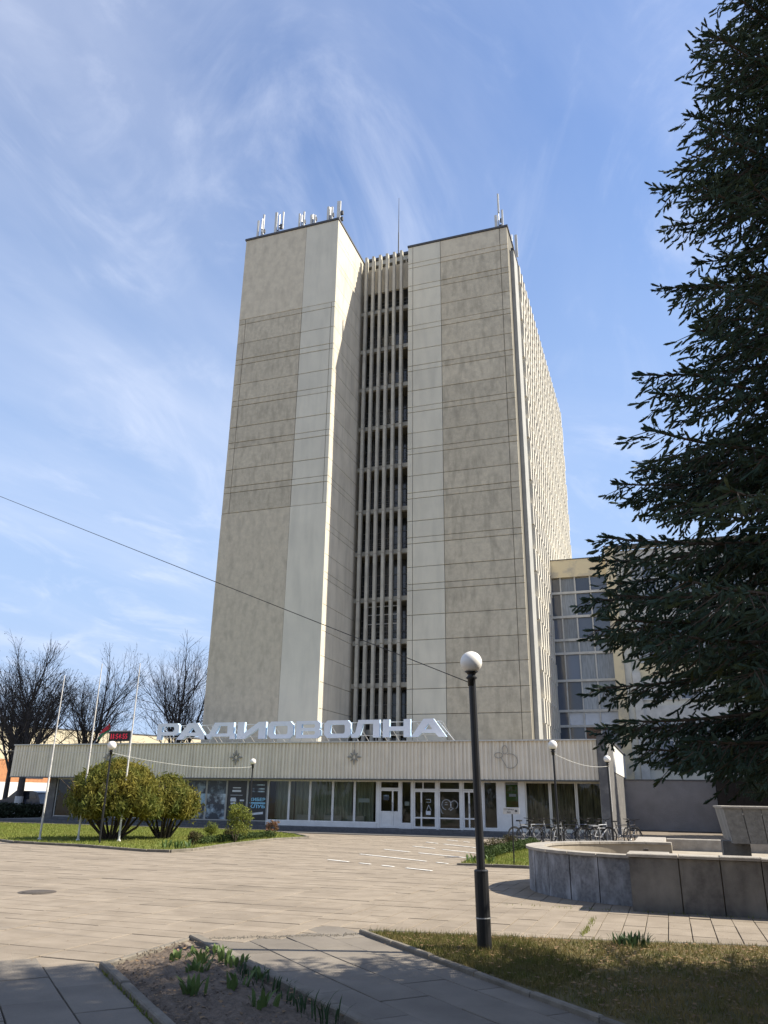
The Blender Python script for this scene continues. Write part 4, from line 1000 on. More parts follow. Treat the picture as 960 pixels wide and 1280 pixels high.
for k in range(6):
    f0, f1 = k / 6, (k + 1) / 6; g = .006; ty = lambda f: TY1 + (TY0 - TY1) * f; by = lambda f: TY1 - BI + (TY0 - TY1 + 2 * BI) * f
    slant((TX0 + BI, by(f0) - g), (TX0 + BI, by(f1) + g), (TX0, ty(f0) - g), (TX0, ty(f1) + g), .97, 1.56, .08, 'tank_panel', M_bowl)
    slant((TX1 - BI, by(f1) + g), (TX1 - BI, by(f0) - g), (TX1, ty(f1) + g), (TX1, ty(f0) - g), .97, 1.56, .08, 'tank_panel', M_bowl)
slant((TX1 - BI, TY1 - BI), (TX0 + BI, TY1 - BI), (TX1, TY1), (TX0, TY1), .97, 1.56, .08, 'tank_panel', M_bowl)
MB().box(TX0 + .12, TY0 + .12, .975, TX1 - .12, TY1 - .12, 1.45).build('tank_bottom', M_granite2, fo)
tcp = MB(); tcp.bbox(TX0 - .03, TY0 - .03, 1.562, TX1 + .03, TY0 + .2, 1.60, .008).bbox(TX0 - .03, TY0 + .2, 1.562, TX0 + .2, TY1 - .2, 1.60, .008).bbox(TX0 - .03, TY1 - .2, 1.562, TX1 + .03, TY1 + .03, 1.60, .008).bbox(TX1 - .2, TY0 + .2, 1.562, TX1 + .03, TY1 - .2, 1.60, .008)
tcp.build('tank_rim', M_cope, fo)

# ------------------------------------------------------------------ lamps, poles, wires, small signs
def lamp(x, y, h, label, lean=(0, 0), sleeve=True, r=.14):
    t = thing('street_lamp', (x, y, 0), label, 'street lamp', 'globe lamps around the forecourt')
    p = lambda z: (x + lean[0] * z, y + lean[1] * z, z)
    if sleeve: MB().tube(p(-.05), p(.86), .085, .083, 16).build('sleeve', M_black, t, smooth=False); MB().tube(p(.36), p(.372), .088, .088, 16).build('band', M_steel, t); MB().tube(p(.86), p(.875), .088, .07, 16).build('collar', M_black, t)
    MB().tube(p(.0), p(h - .12), .052 if sleeve else .036, .045 if sleeve else .032, 12).build('pole', M_black, t)
    c = p(h); MB().lathe([(.05, -.30), (.05, -.22), (.075, -.2), (.045, -.17), (.06, -.14), (.09, -.12), (.03, -.11)], (c[0], c[1], h), 14).build('fitting', M_black, t, smooth=True)
    MB().sphere(c, r, 28, 16).build('globe', M_globe, t, smooth=True)
    return t
lamp(-2.17, 9.89, 3.31, 'nearest and tallest looking black globe lamp with a thick sleeve on the verge', (-.023, -.0))
lamp(-18.79, 24.35, 3.29, 'globe lamp standing among the flagpoles before the big willow shrub', (0, 0), False, .155)
lamp(-18.45, 34.41, 3.18, 'globe lamp in front of the dark poster windows of the hall', (0, 0), False, .14)
lamp(-3.30, 26.0, 3.3, 'globe lamp behind the round basin, nearer of the right hand pair', (-.012, 0), False, .145)
lamp(-2.27, 34.6, 3.28, 'smaller looking globe lamp by the right end pier of the hall', (0, 0), False, .14)
for x, y, h, lb in ((-21.73, 24.77, 5.95, 'leftmost and shortest white flagpole without a flag on the lawn'), (-20.32, 25.11, 6.4, 'middle white flagpole left of the willow stems'), (-18.85, 25.49, 6.42, 'rightmost white flagpole crossing in front of the big willow shrub')):
    t = thing('flagpole', (x, y, .05), lb, 'flagpole', 'bare flagpoles on the lawn')
    MB().tube((x, y, 0), (x, y, h * .5), .038, .032, 10).build('lower_pole', M_polewhite, t); MB().tube((x, y, h * .5), (x, y, h), .028, .016, 10).build('upper_pole', M_polewhite, t)
    MB().lathe([(.07, 0), (.07, .06), (.05, .09)], (x, y, .03), 10).build('foot', M_polewhite, t)
def wire(name, p, q, sag, r, m, label, cat='cable', n=24, beads=0):
    p, q = Vector(p), Vector(q); pts = []
    for i in range(n + 1):
        t_ = i / n; a = p.lerp(q, t_); a.z -= sag * 4 * t_ * (1 - t_); pts.append(a)
    o = MB().path(pts, r, 5)
    if beads:
        for i in range(1, beads):
            t_ = i / beads; a = p.lerp(q, t_); a.z -= sag * 4 * t_ * (1 - t_); o.sphere((a.x, a.y, a.z - .03), .025, 6, 4)
    o = o.build(name, m); return lab(o, label, cat)
wire('overhead_cable', (-15.2, 13.2, 8.62), (-2.27, 9.87, 3.05), -0.0, .006, M_black, 'thin black overhead cable running down from the left to the nearest lamp', n=60)
wire('light_string', (-36.0, 30.0, 3.9), (-18.79, 24.35, 3.05), .12, .006, M_offwhite, 'thin white light string stretched left from the lamp among the flagpoles')
wire('light_string', (-18.79, 24.35, 3.05), (-18.45, 34.41, 2.95), .22, .006, M_offwhite, 'thin white light string sagging between the two left hand lamps')
wire('light_string', (-3.33, 26.0, 3.05), (-2.27, 34.6, 3.0), .16, .006, M_offwhite, 'thin white light string between the two lamps by the end pier')
# direction sign near the right lawn
t = thing('direction_sign', (-4.07, 22.44, 0), 'small white direction sign with arrow on a thin black post', 'sign')
MB().tube((-4.07, 22.44, 0), (-4.07, 22.44, 1.30), .018, .018, 8).build('post', M_black, t)
bd = MB().box(-4.31, 22.40, 1.29, -3.87, 22.415, 1.45).build('board', M_offwhite, t)
text_mb('СТОЯНКА', -4.28, 22.395, 1.385, .042, M_dark, 'lettering', t, .27); text_mb('вело', -4.20, 22.395, 1.315, .042, M_dark, 'lettering', t, .1)
MB().add([(-3.97, 22.395, 1.335), (-3.97, 22.395, 1.405), (-3.905, 22.395, 1.37)], [(0, 2, 1)]).add([(-3.99, 22.395, 1.358), (-3.97, 22.395, 1.358), (-3.97, 22.395, 1.382), (-3.99, 22.395, 1.382)], [(0, 1, 2, 3)]).build('arrow', M_dark, t)

# bicycles: built along +X, ground at z=0
M_rimd = mat('dull rim', (.16, .16, .16), .5, metal=.4)
def bike_parts(fm, name, loc, rz, label):
    t = thing('bicycle', loc, label, 'bicycle', 'bicycles at the rack before the hall', rz)
    lx, ly, lz = loc
    def L(mb, nm, m, par, sm=False):        # local coordinates: shift by the thing's location
        mb.v = [(x + lx, y + ly, z + lz) for x, y, z in mb.v]; return mb.build(nm, m, par, smooth=sm)
    rw, fw_, bb, st, hd = (-.50, 0, .33), (.53, 0, .33), (-.06, 0, .28), (-.20, 0, .74), (.36, 0, .76)
    f = MB().tube(bb, st, .018).tube(bb, (.40, 0, .62), .02).tube(st, hd, .017).tube(rw, bb, .012).tube(rw, (-.18, 0, .68), .011).tube((.42, 0, .58), fw_, .014).tube((.42, 0, .58), (.335, 0, .86), .018)
    L(f, 'frame', fm, t)
    for c in (rw, fw_):
        w = MB().torus(c, .31, .019, 'y', 22, 6); w = L(w, 'wheel', M_rubber, t)
        s_ = MB().torus(c, .285, .011, 'y', 22, 4)
        for k in range(7):
            a = k * math.pi / 7; s_.tube((c[0] - .28 * math.cos(a), 0, c[2] - .28 * math.sin(a)), (c[0] + .28 * math.cos(a), 0, c[2] + .28 * math.sin(a)), .003, .003, 3)
        L(s_, 'rim', M_rimd, w)
    L(MB().prism([(-.36, -.07), (-.30, -.09), (-.12, -.02), (-.10, 0), (-.12, .02), (-.30, .09), (-.36, .07)], .86, .91).tube(st, (-.225, 0, .87), .014), 'saddle', M_rubber, t)
    L(MB().path([(.20, -.29, .98), (.30, -.22, .97), (.335, 0, .93), (.30, .22, .97), (.20, .29, .98)], .013, 6).tube((.335, 0, .86), (.335, 0, .94), .016), 'handlebar', M_black, t)
    L(MB().lathe([(.09, -.01), (.09, .01)], (0, 0, 0), 14).tube((0, 0, -.06), (.12, .1, -.06), .01) if False else MB().torus((bb[0], .045, bb[2]), .085, .008, 'y', 14, 4).tube((bb[0], .07, bb[2]), (bb[0] + .11, .07, bb[2] - .12), .01).tube((bb[0], -.07, bb[2]), (bb[0] - .11, -.07, bb[2] + .12), .01).box(bb[0] + .07, .07, bb[2] - .135, bb[0] + .15, .16, bb[2] - .11).box(bb[0] - .15, -.16, bb[2] + .11, bb[0] - .07, -.07, bb[2] + .135), 'crank', M_steel, t)
    for k, sx in enumerate((rw, fw_)):
        mg = MB(); pts = [(sx[0] + .345 * math.cos(a), 0, sx[2] + .345 * math.sin(a)) for a in np.linspace(R(40), R(175), 8)]
        for p, q in zip(pts, pts[1:]): mg.tube(p, q, .016, .016, 4)
        L(mg, 'mudguard', M_black if name % 2 else fm, t)
    if name % 3 == 1: L(MB().box(-.72, -.1, .70, -.38, .1, .73).tube((-.5, .05, .35), (-.6, .05, .7), .006).tube((-.5, -.05, .35), (-.6, -.05, .7), .006), 'carrier', M_steel, t)
    return t
BK = [((.02, .025, .03), 'black framed', 'leftmost of the row, nearest the direction sign'), ((.45, .45, .44), 'silver framed', 'second from the left in the row'), ((.03, .035, .05), 'dark blue framed', 'before the white panel corner, third from the left'), ((.30, .31, .32), 'grey framed', 'fourth in the row, before the first curtained window'),
      ((.02, .02, .022), 'black framed', 'fifth in the row, before the mullion'), ((.06, .07, .12), 'navy framed', 'sixth in the row before the middle curtained window'), ((.015, .015, .016), 'matt black', 'seventh in the row, left of the lamp behind the basin'), ((.5, .5, .5), 'pale silver', 'last but two, just left of the end pier'),
      ((.04, .04, .04), 'charcoal framed', 'second from the right, in front of the end pier'), ((.03, .03, .035), 'black mountain style', 'rightmost of the row, against the stucco wall')]
for k, (c, lk, wh) in enumerate(BK):
    fm = mat('bicycle paint %d' % k, c, .35, spec=.5, coat=.3)
    x = -5.55 + k * .40 + (.35 if k > 7 else 0); y = 33.2 + k * .28
    bike_parts(fm, k, (x, y, 0), R(90 - 19 + rnd.uniform(-28, 28) - 38 + (0 if k % 3 else 30)), lk + ' bicycle, ' + wh)
rk_ = thing('bike_rack', (-4.0, 34.3, 0), 'low white steel bicycle rack of loops under the parked bicycles', 'bicycle rack')
for k in range(9):
    x, y = -5.35 + k * .42, 33.5 + k * .28
    MB().path([(x, y - .1, 0), (x, y - .1, .62), (x + .28, y + .1, .62), (x + .28, y + .1, 0)], .014, 6).build('loop', M_steel, rk_)

# ------------------------------------------------------------------ vegetation
def cloud_leaves(centers, radii, n, size, rg, droop=0.0, shell=.55, el=1.6):
    """leaf quads (two tris) in ellipsoid clumps; returns V,F"""
    centers = np.array(centers); radii = np.array(radii); idx = rg.integers(0, len(centers), n)
    d = rg.normal(size=(n, 3)); d /= np.linalg.norm(d, axis=1)[:, None]; rr = rg.uniform(shell, 1.0, n) ** .7
    P = centers[idx] + d * radii[idx] * rr[:, None]
    nrm = d * .5 + rg.normal(size=(n, 3)) * .7; nrm /= np.linalg.norm(nrm, axis=1)[:, None]
    u = np.cross(nrm, rg.normal(size=(n, 3))); u[:, 2] -= droop; u /= np.linalg.norm(u, axis=1)[:, None]
    w = np.cross(nrm, u); w /= np.maximum(1e-6, np.linalg.norm(w, axis=1))[:, None]
    s = size * rg.uniform(.6, 1.3, n)[:, None]
    V = np.stack([P - u * s * el / 2, P + w * s * .35, P + u * s * el / 2, P - w * s * .35], 1)
    return V.reshape(-1, 3), np.arange(4 * n).reshape(-1, 4)
def shrub_willow(x, y, rx, ry, z0, z1, nl, m, nst, label):
    t = thing('willow_shrub', (x, y, .05), label, 'shrub', 'clipped willow shrubs on the lawn')
    rg = np.random.default_rng(int(abs(x * 100))); mb_all = []
    for k in range(nst):
        a = 2 * math.pi * k / nst + rnd.uniform(-.3, .3); f = rnd.uniform(.35, 1.05); b0 = (x + .22 * math.cos(a) * rnd.uniform(.3, 1.2), y + .22 * math.sin(a), 0)
        mid = (x + rx * .42 * f * math.cos(a), y + ry * .42 * f * math.sin(a), z0 * rnd.uniform(.5, .8)); top = (x + rx * .8 * f * math.cos(a), y + ry * .8 * f * math.sin(a), z0 + (z1 - z0) * rnd.uniform(.25, .5))
        mb = MB().tube(b0, mid, .055, .04, 6).tube(mid, top, .04, .02, 6)
        for q in range(3):
            e = (top[0] + rnd.uniform(-.4, .4), top[1] + rnd.uniform(-.4, .4), top[2] + rnd.uniform(.1, .5)); s0 = Vector(mid).lerp(Vector(top), rnd.uniform(.2, .9)); mb.tube(s0, e, .018, .008, 4)
        mb.build('stem', M_stem, t)
    C, RR = [], []
    for k in range(150):
        a = rnd.uniform(0, 6.283); u = rnd.random() ** .6; h = rnd.random()
        prof = math.sqrt(max(0, 1 - (h ** 1.7))) ; prof *= .8 + .2 * min(1, h * 5)
        px_, py_ = x + rx * .84 * u ** .5 * prof * math.cos(a), y + ry * .84 * u ** .5 * prof * math.sin(a)
        C.append((px_, py_, z0 + .2 + (z1 - z0 - .5) * h * (.55 + .45 * (1 - u * .4)))); r = rnd.uniform(.36, .52); RR.append((r, r, r * .85))
    V, F = cloud_leaves(C, RR, int(nl * 2.0), .07, rg, .9, .3, 2.6); fobj('crown', V, F, m, t)
    V, F = cloud_leaves(C, np.array(RR) * 1.35, nl // 14, .08, rg, .6, .85, 3.0); kind(fobj('outer_shoot', V, F, m, t), 'stuff')
    tw = MB()
    for k in range(50):
        c = C[k]; tw.tube((x + (c[0] - x) * .5, y + (c[1] - y) * .5, z0 + .1), (c[0], c[1], c[2]), .012, .006, 3)
    kind(tw.build('twig', M_stem, t), 'stuff')
    return t
shrub_willow(-19.85, 26.4, 2.2, 2.0, .92, 3.0, 46000, M_willow, 17, 'big domed willow shrub with orange tinted foliage behind the flagpoles')
shrub_willow(-18.85, 28.2, 1.4, 1.4, .86, 2.42, 23000, M_willow2, 13, 'smaller domed willow shrub to the right of the big one')
def bush(name, x, y, r, h, n, size, m, label, cat='bush', group=None, z0=.05, loose=.0):
    t = thing(name, (x, y, z0), label, cat, group); rg = np.random.default_rng(int(abs(x * 331 + y * 17)) + 3)
    C, RR = [], []
    for k in range(16):
        a = rnd.uniform(0, 6.28); u = rnd.random() ** .5 * .62; hz = rnd.uniform(.25, .78)
        C.append((x + r * u * math.cos(a), y + r * u * math.sin(a), z0 + h * hz)); q = rnd.uniform(.32, .45) * (1 - loose * .35); RR.append((r * q * 1.2, r * q * 1.2, h * q * .62))
    V, F = cloud_leaves(C, RR, n, size, rg, .0, .3, 1.5); fobj('foliage', V, F, m, t)
    mb = MB()
    for k in range(6):
        a = k * 1.05; mb.tube((x, y, z0 - .03), (x + r * .5 * math.cos(a), y + r * .5 * math.sin(a), z0 + h * rnd.uniform(.5, .85)), .018, .006, 4)
    mb.build('stem', M_stem, t); return t
bush('yellow_green_bush', -15.15, 27.3, .78, 1.5, 2600, .055, M_leafy, 'loose airy yellow green bush at the right end of the lawn', loose=.9)
bush('round_bush', -15.43, 24.95, .33, .48, 1500, .035, M_brownbush, 'small clipped brown green ball at the front lawn edge beside the tulip leaves', group='clipped balls on the lawns')
bush('round_bush', -15.75, 28.1, .32, .5, 1500, .035, M_brownbush, 'small clipped brown ball under the loose yellow green bush', group='clipped balls on the lawns')
bush('round_bush', -18.6, 31.4, .36, .62, 1500, .04, M_leafy, 'small yellow green ball left of the loose bush near the path', group='clipped balls on the lawns')
bush('red_leaved_bush', -16.0, 31.9, .38, .75, 900, .05, mat('russet leaf', (.20, .085, .045), .7, col2=(.13, .08, .03), vscale=5), 'low russet leaved bush near the tip of the left lawn', loose=1)
bush('round_bush', -36.6, 35.9, .55, .85, 1500, .05, M_leafy, 'yellow ball bush at the far left end of the lawn', group='clipped balls on the lawns')
bush('round_bush', -5.40, 24.95, .27, .46, 1300, .032, M_brownbush, 'nearest of three brown balls along the right lawn edge, half behind the lamp', group='clipped balls on the lawns')
bush('round_bush', -5.40, 26.9, .33, .52, 1300, .035, M_brownbush, 'middle brown ball along the right lawn edge', group='clipped balls on the lawns')
bush('round_bush', -5.35, 28.7, .33, .52, 1300, .035, M_brownbush, 'farthest brown ball along the right lawn edge', group='clipped balls on the lawns')
for k, (x, y) in enumerate(((-15.35, 23.2), (-15.0, 23.35), (-14.8, 23.6))):
    leaf_clump('tulip_plant', x, y, 12, .34, .06, .4, M_tulip, ('left', 'middle', 'right')[k] + ' of three pale leaf clumps at the front corner of the left lawn', 'plant', 'tulip clumps in the left lawn', .05)
leaf_clump('tulip_plant', -5.2, 22.5, 16, .3, .05, .5, M_tulip, 'pale leaf clump at the near corner of the right lawn', 'plant', None, .04); leaf_clump('tulip_plant', -4.75, 22.45, 12, .26, .05, .4, M_tulip, 'second pale leaf clump on the front edge of the right lawn', 'plant', None, .04)
def hedge(name, pts, w, h, n, size, m, label, z0=.04):
    t = thing(name, (pts[0][0], pts[0][1], z0), label, 'hedge'); rg = np.random.default_rng(11); C, RR = [], []
    for a, b in zip(pts, pts[1:]):
        a, b = Vector(a), Vector(b); k = max(2, int((b - a).length / (w * .6)))
        for i in range(k):
            p = a.lerp(b, (i + .5) / k); C.append((p.x + rnd.uniform(-.1, .1) * w, p.y + rnd.uniform(-.1, .1) * w, z0 + h * .45)); RR.append((w * .6, w * .6, h * rnd.uniform(.45, .6)))
    V, F = cloud_leaves(C, RR, n, size, rg, 0, .4, 1.5); fobj('foliage', V, F, m, t); return t
hedge('low_hedge', [(-5.15, 23.6), (-5.2, 26), (-5.05, 29), (-4.9, 31.6)], .4, .34, 6500, .05, M_hedge, 'low green hedge line inside the left edge of the right lawn')
hedge('low_hedge', [(-15.6, 25.4), (-15.5, 27.5), (-15.9, 29.5), (-15.7, 31.5)], .4, .30, 5000, .05, M_hedge, 'low green planting along the right edge of the left lawn')
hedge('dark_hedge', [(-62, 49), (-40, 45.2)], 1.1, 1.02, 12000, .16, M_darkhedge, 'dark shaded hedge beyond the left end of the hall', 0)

# bare trees behind the hall
def bare_tree(x, y, H, spread, seed, label, white=False, lean=0, buds=0, levels=5, tr=.2):
    t = thing('bare_tree', (x, y, 0), label, 'tree', 'bare spring trees beyond the hall'); rg = random.Random(seed)
    trunk = MB(); br = MB(); tips = []
    zf = H * .28
    trunk.tube((x, y, -.1), (x + lean * .3, y, zf), tr, tr * .75, 10)
    def grow(p, d, l, r, lev):
        p = Vector(p); d = Vector(d).normalized()
        segs = 3 if lev < 3 else 2
        for s_ in range(segs):
            nd = (d + Vector((rg.uniform(-.18, .18), rg.uniform(-.18, .18), rg.uniform(-.02, .16)))).normalized(); q = p + nd * l / segs; r2 = r * .86
            br.tube(p, q, max(r, .006), max(r2, .005), 6 if lev < 2 else (4 if lev < 3 else 3), False); p, d, r = q, nd, r2
            if lev < levels and s_ > 0 or (lev < levels and lev > 0):
                for k in range(2 if lev < 2 else (2 if rg.random() < .34 else 1)):
                    a = rg.uniform(0, 6.283); o = d.orthogonal().normalized(); o.rotate(Matrix.Rotation(a, 3, d)); ang = rg.uniform(.45, .95)
                    nd2 = d * math.cos(ang) + o * math.sin(ang); nd2.z += .12
                    grow(p, nd2, l * rg.uniform(.5, .74), r * .58, lev + 1)
        tips.append(p.copy())
        if lev < levels: grow(p, d, l * .62, r * .85, lev + 1)
    top = Vector((x + lean * .3, y, zf)); n0 = 5
    for k in range(n0):
        a = 6.283 * k / n0 + rg.uniform(-.4, .4); f = spread * rg.uniform(.6, 1.15)
        grow(top - Vector((0, 0, rg.uniform(0, zf * .3))), (math.cos(a) * f, math.sin(a) * f, 1), H * .30, tr * .5, 1)
    grow(top, (lean * .1, 0, 1), H * .36, tr * .7, 1)
    trunk.build('trunk', M_twig, t)
    if white: MB().tube((x, y, -.05), (x, y, 1.4), tr + .012, tr + .006, 12).build('whitewash', M_whitewash, t)
    br.build('crown', M_twig, t)
    if buds:
        V, F = cloud_leaves([tuple(p) for p in tips], [(.12, .12, .12)] * len(tips), buds, .09, np.random.default_rng(seed), 0, .1, 1.3); kind(fobj('bud', V, F, M_budm, t), 'stuff')
    return t
M_budm = leafmat('spring bud', (.06, .062, .04), (.09, .085, .05), .7, .2, 1)
bare_tree(-46.8, 50.5, 12.2, .62, 3, 'bare tree with whitewashed trunk base at the left edge of the picture', True, 0, 1800, 5, .30)
bare_tree(-45.5, 56.0, 12.6, .60, 8, 'bare tree right of the whitewashed one, crown reaching the flagpoles', False, 0, 1800, 5, .2)
bare_tree(-51.5, 54.0, 13.2, .6, 21, 'bare tree at the very edge of the picture behind the whitewashed one', False, 0, 1200, 5, .22)
bare_tree(-38.0, 57.5, 13.2, .36, 14, 'bare tree with a narrow dark crown just left of the tower', False, 0, 0, 5, .22)

# street trees behind the viewer (the shop windows mirror them, nothing of them is in the frame)
for k, (x, y, h) in enumerate(((-34, -14, 8.5), (-22, -17, 9), (-10, -15, 8), (1, -18, 9.5), (13, -16, 8.5), (25, -19, 9))):
    t = thing('street_tree', (x, y, 0), 'leafing street tree ' + ('far left', 'left', 'left of centre', 'right of centre', 'right', 'far right')[k] + ' in the row behind the viewer', 'tree', 'street trees behind the viewer')
    MB().tube((x, y, -.1), (x, y, h * .5), .2, .12, 8).build('trunk', M_twig, t); rg = np.random.default_rng(k)
    C = [(x + rg.uniform(-7, 7), y + rg.uniform(-2, 2), h * rg.uniform(.08, .95)) for _ in range(60)]
    V, F = cloud_leaves(C, [(1.7, 1.5, 1.2)] * 60, 7000, .45, rg, 0, .2, 1.4); fobj('crown', V, F, M_leafy if k % 2 else M_willow2, t)

# brick and cream factory building beyond, facing the sun
fb_ = thing('factory_building', (-97, 140, 0), 'long low cream and orange brick building behind the bare trees', 'building')
ax, ay, bx2, by2 = -122.0, 90.0, -72.0, 190.0
dv = Vector((bx2 - ax, by2 - ay)).normalized(); nv = Vector((-dv.y, dv.x))
def strip(o0, o1, z0, z1, m, name):
    q = [Vector((ax, ay)) - nv * o0, Vector((bx2, by2)) - nv * o0, Vector((bx2, by2)) - nv * o1, Vector((ax, ay)) - nv * o1]
    MB().prism([tuple(p) for p in q][::-1], z0, z1).build(name, m, fb_)
strip(-14, 0, 0, 3.4, M_wallwhite, 'wall'); strip(-14, 0, 3.4, 7.2, M_brick, 'brick_storey'); strip(-14, .02, 7.2, 12.8, M_wallcream, 'upper_wall'); strip(-14, .1, 12.8, 13.0, M_coping, 'roof_edge')
for k in range(11):
    p = Vector((ax, ay)) + dv * (2 + k * 9.3) - nv * .03
    q = p + dv * 4.0
    MB().prism([tuple(p), tuple(q), tuple(q - nv * .05), tuple(p - nv * .05)], 4.1, 6.6).build('window', M_panewhite if k % 3 else M_pane, fb_)
# parked car beyond the hall's left end
car = thing('parked_car', (-47.5, 51.6, 0), 'dark hatchback with a pale bonnet parked beyond the left end of the hall', 'car', None, R(6))
car.scale = (1.12, 1.12, 1.2)
def carp(mb, nm, m, par=car, sm=False):
    mb.v = [(x - 47.5, y + 51.6, z) for x, y, z in mb.v]; return mb.build(nm, m, par, smooth=sm)
M_card = mat('dark car paint', (.025, .028, .04), .3, spec=.5, coat=.6); M_carl = mat('silver car paint', (.55, .55, .56), .3, spec=.5, coat=.6); M_carg = mat('car glass', (.02, .024, .03), .06, spec=.8)
def side_prism(prof, y0, y1):
    n = len(prof); mb = MB(); vs = [(x, y0, z) for x, z in prof] + [(x, y1, z) for x, z in prof]
    return mb.add(vs, [tuple(range(n)), tuple(range(n, 2 * n))[::-1]] + [(i, n + i, n + (i + 1) % n, (i + 1) % n) for i in range(n)])
carp(side_prism([(-1.35, .3), (2.0, .3), (2.05, .75), (1.95, .98), (-.8, 1.0), (-1.35, .9)], -.85, .85), 'body', M_card)
carp(side_prism([(-2.1, .3), (-1.36, .3), (-1.36, .91), (-1.95, .82), (-2.12, .65)], -.83, .83), 'bonnet', M_carl)
carp(side_prism([(-.75, 1.0), (1.9, .98), (1.6, 1.42), (1.2, 1.5), (-.05, 1.5)], -.72, .72), 'cabin', M_card)
carp(side_prism([(-.5, 1.04), (.45, 1.04), (.45, 1.42), (0, 1.42)], -.735, -.722), 'window', M_carg); carp(side_prism([(.55, 1.04), (1.65, 1.04), (1.45, 1.4), (.55, 1.42)], -.735, -.722), 'window', M_carg)
for x in (-1.35, 1.3):
    for y in (-.80, .80):
        w = carp(MB().torus((x, y, .31), .22, .09, 'y', 18, 6), 'wheel', M_rubber); carp(MB().tube((x, y - .06, .31), (x, y + .06, .31), .17, .17, 12), 'rim', M_steel, w)
for y in (-.6, .6): carp(MB().box(-2.13, y - .14, .62, -2.05, y + .14, .76), 'headlight', M_globe)

# ------------------------------------------------------------------ big spruce on the right
KS = .84
SX, SY, SH = 3.4 * KS, 9.8 * KS, 15.6 * KS
spruce = thing('spruce_tree', (SX, SY, 0), 'big dark spruce filling the right edge of the picture', 'tree')
rs = np.random.default_rng(42); rp = random.Random(42)
def crown_r(z):
    zs = [1.2, 3.0, 4.0, 5.2, 6.2, 6.9, 7.3, 7.9, 8.3, 8.9, 10, 11.2, 12.4, 13.2, 14.4, 15.6]
    rr = [2.7, 3.95, 4.25, 3.9, 3.65, 3.5, 2.75, 2.6, 2.95, 2.92, 2.6, 2.28, 1.82, 1.42, .75, .1]
    return KS * float(np.interp(z / KS, zs, rr)) * rp.uniform(.93, 1.04)
MB().tube((SX, SY, -.1), (SX, SY, 6), .24, .17, 14).tube((SX, SY, 6), (SX, SY, SH), .17, .02, 10).build('trunk', M_bark, spruce)
limb = MB(); SP, SD, SL = [], [], []      # shoots: position, direction, length
cam_az = math.atan2(-SY, -SX)
z = 2.25
def add_branch(z0, az, L, near):
    droop = .10 + .06 * max(0, 1 - z0 / 10); rise = .05 if z0 < 6 else .05 + .05 * (z0 - 6)
    ca, sa = math.cos(az), math.sin(az); pts = []
    nseg = max(5, int(L / .22))
    wob = rp.uniform(-.12, .12)
    for i in range(nseg + 1):
        s_ = i / nseg; r = L * s_
        zz_ = z0 + L * (rise * s_ - droop * 2.0 * s_ ** 1.6 + .16 * s_ ** 3.0)
        bend = wob * r * s_
        pts.append(Vector((SX + ca * r - sa * bend, SY + sa * r + ca * bend, zz_)))
    for i in range(nseg):
        f = 1 - i / nseg; limb.tube(pts[i], pts[i + 1], .008 + .032 * f * min(1, L / 3), .008 + .032 * (f - 1 / nseg) * min(1, L / 3), 5, False)
    total = L; step = .085 if near else .12
    d = .22 * L
    side = 1
    while d < L:
        s_ = d / L; k = min(nseg - 1, int(s_ * nseg)); p = pts[k].lerp(pts[k + 1], s_ * nseg - k); tdir = (pts[k + 1] - pts[k]).normalized()
        # secondary twig
        env = min(1.0, (1 - s_) * 2.4 + .12) * min(1, s_ * 3.0 + .2)
        l2 = (.16 + .46 * env * min(1, L / 2.8)) * rp.uniform(.6, 1.2)
        hor = Vector((-tdir.y, tdir.x, 0)).normalized() * side
        d2 = (tdir * rp.uniform(.5, .95) + hor * rp.uniform(.5, 1.0) + Vector((0, 0, rp.uniform(-.75, .05)))).normalized()
        side = -side
        q = p + d2 * l2 + Vector((0, 0, -.14 * l2)); limb.tube(p, q, .006, .003, 3, False)
        st = .046 if near else .075; e = st * .7; s3 = 1
        while e < l2:
            f = e / l2; b = p.lerp(q, f); b.z -= .03 * math.sin(f * 3.1)
            dd = (d2 * rp.uniform(.6, 1.0) + Vector((rp.uniform(-1, 1), rp.uniform(-1, 1), rp.uniform(-.95, .18))) * .75).normalized()
            SP.append(b[:]); SD.append(dd[:]); SL.append(rp.uniform(.07, .12) * (1 if near else 1.35)); e += st
        SP.append(q[:]); SD.append((d2 + Vector((0, 0, .12))).normalized()[:]); SL.append(rp.uniform(.08, .13))
        # shoots straight on the branch
        SP.append(p[:]); SD.append((tdir + Vector((rp.uniform(-.6, .6), rp.uniform(-.6, .6), rp.uniform(-.2, .75)))).normalized()[:]); SL.append(rp.uniform(.08, .12))
        d += step * rp.uniform(.7, 1.3) * .5
    tdir = (pts[-1] - pts[-2]).normalized()
    for k in range(3): SP.append(pts[-1][:]); SD.append((tdir + Vector((rp.uniform(-.6, .6), rp.uniform(-.6, .6), rp.uniform(-.1, .4))) * (k > 0)).normalized()[:]); SL.append(rp.uniform(.10, .15))
while z < SH - .3:
    nb = 8 if z < 10 else 7
    a0_ = rp.uniform(0, 6.28)
    for k in range(nb):
        az = a0_ + 6.2832 * k / nb + rp.uniform(-.3, .3)
        dif = abs((az - cam_az + math.pi) % (2 * math.pi) - math.pi)
        near = dif < 2.0
        L = crown_r(z) * rp.choice((1.02, .98, .93, .86, .78))
        L = max(.2, L); add_branch(z + rp.uniform(-.07, .07) + .05 * L, az, L, near)
    z += .31 if z < 8 else .26
for k, (z0, ang, L) in enumerate(((3.54, 2.80, 4.45), (4.87, 2.78, 4.05), (2.95, 2.84, 4.25), (6.69, 2.75, 3.65), (4.1, 3.0, 4.15), (2.6, 3.0, 3.6), (5.9, 2.9, 3.6))):
    add_branch(z0 * KS + .2, ang, L * KS, True)
limb.build('limb', M_bark, spruce)
SP, SD, SL = np.array(SP), np.array(SD), np.array(SL); nS = len(SP)
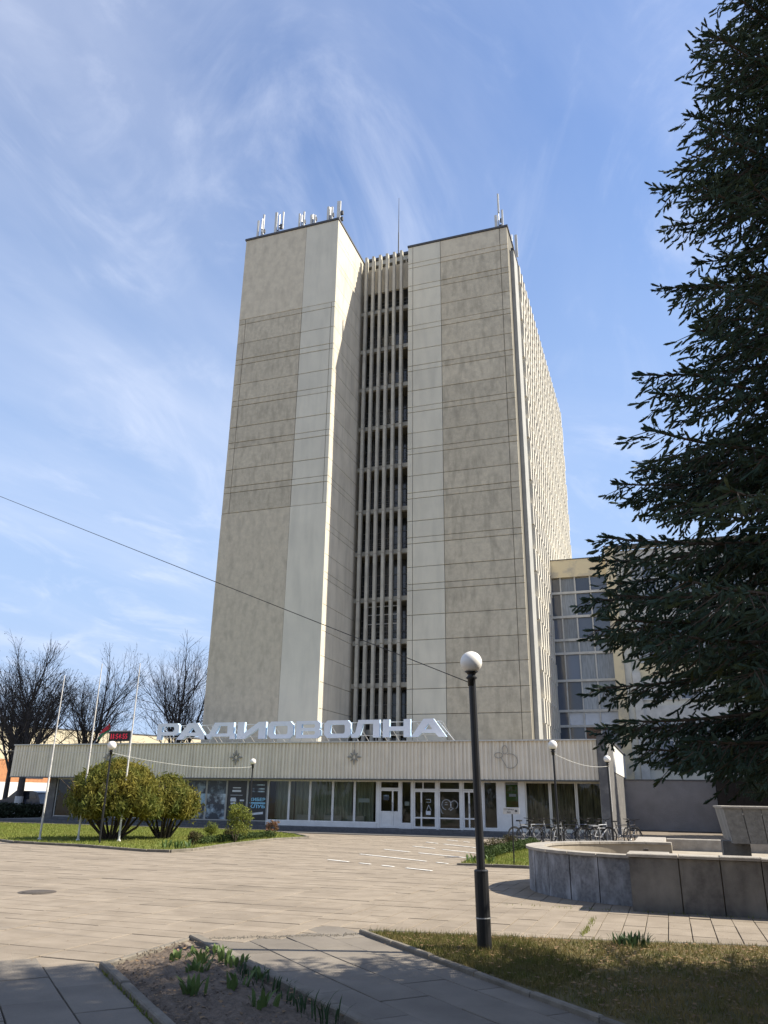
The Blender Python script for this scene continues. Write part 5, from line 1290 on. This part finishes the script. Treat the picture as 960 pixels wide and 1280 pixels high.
# needle brush template along +X, unit length: spindle core and slanting needles
tv, tf = [], []
def tri(a, b, c): n = len(tv); tv.extend([a, b, c]); tf.append((n, n + 1, n + 2))
rt = random.Random(3)
for k in range(10):
    x0 = .04 + .09 * k + rt.uniform(-.02, .02); a = k * 2.4; r = .25 * (1 - .25 * x0); ca_, sa_ = math.cos(a), math.sin(a)
    tri((x0 - .02, -.03 * sa_, .03 * ca_), (x0 + .03, .03 * sa_, -.03 * ca_), (x0 + .13, r * ca_, r * sa_))
for k in range(3):
    a, b = 2.094 * k, 2.094 * (k + 1); q0 = [(0, .075 * math.cos(t_), .075 * math.sin(t_)) for t_ in (a, b)]; q1 = [(.68, .135 * math.cos(t_), .135 * math.sin(t_)) for t_ in (a, b)]
    tri(q0[0], q1[0], q1[1]); tri(q0[0], q1[1], q0[1]); tri((.97, 0, 0), q1[1], q1[0])
tv = np.array(tv); tf = np.array(tf)
up = np.tile(np.array([[.0, .0, 1.0]]), (nS, 1)); up[np.abs(SD[:, 2]) > .95] = (1, 0, 0)
s1 = np.cross(up, SD); s1 /= np.linalg.norm(s1, axis=1)[:, None]; s2 = np.cross(SD, s1)
rot = rs.uniform(0, 6.28, nS); c_, si = np.cos(rot)[:, None], np.sin(rot)[:, None]; b1 = s1 * c_ + s2 * si; b2 = -s1 * si + s2 * c_
def brush(sel, m, name):
    V = SP[sel][:, None, :] + SL[sel][:, None, None] * (tv[None, :, 0:1] * SD[sel][:, None, :] + tv[None, :, 1:2] * b1[sel][:, None, :] + tv[None, :, 2:3] * b2[sel][:, None, :])
    k = int(sel.sum()); F = (tf[None] + (np.arange(k) * len(tv))[:, None, None]).reshape(-1, 3); o = fobj(name, V.reshape(-1, 3), F, m, spruce); kind(o, 'stuff')
tipsel = rs.random(nS) < .05
brush(~tipsel, M_needle, 'crown'); brush(tipsel, M_tip, 'young_shoot')
second = dup(spruce, (6.6, 48.3, 0), R(140), 'farther spruce standing behind the big one beside the end pier of the hall')
second.scale = (.95, .95, 1.05)
third = dup(spruce, (8.2, 10.4, 0), R(220), 'spruce standing to the right of the big one, outside the frame')
print('spruce shoots', nS, 'objects', len(bpy.data.objects))
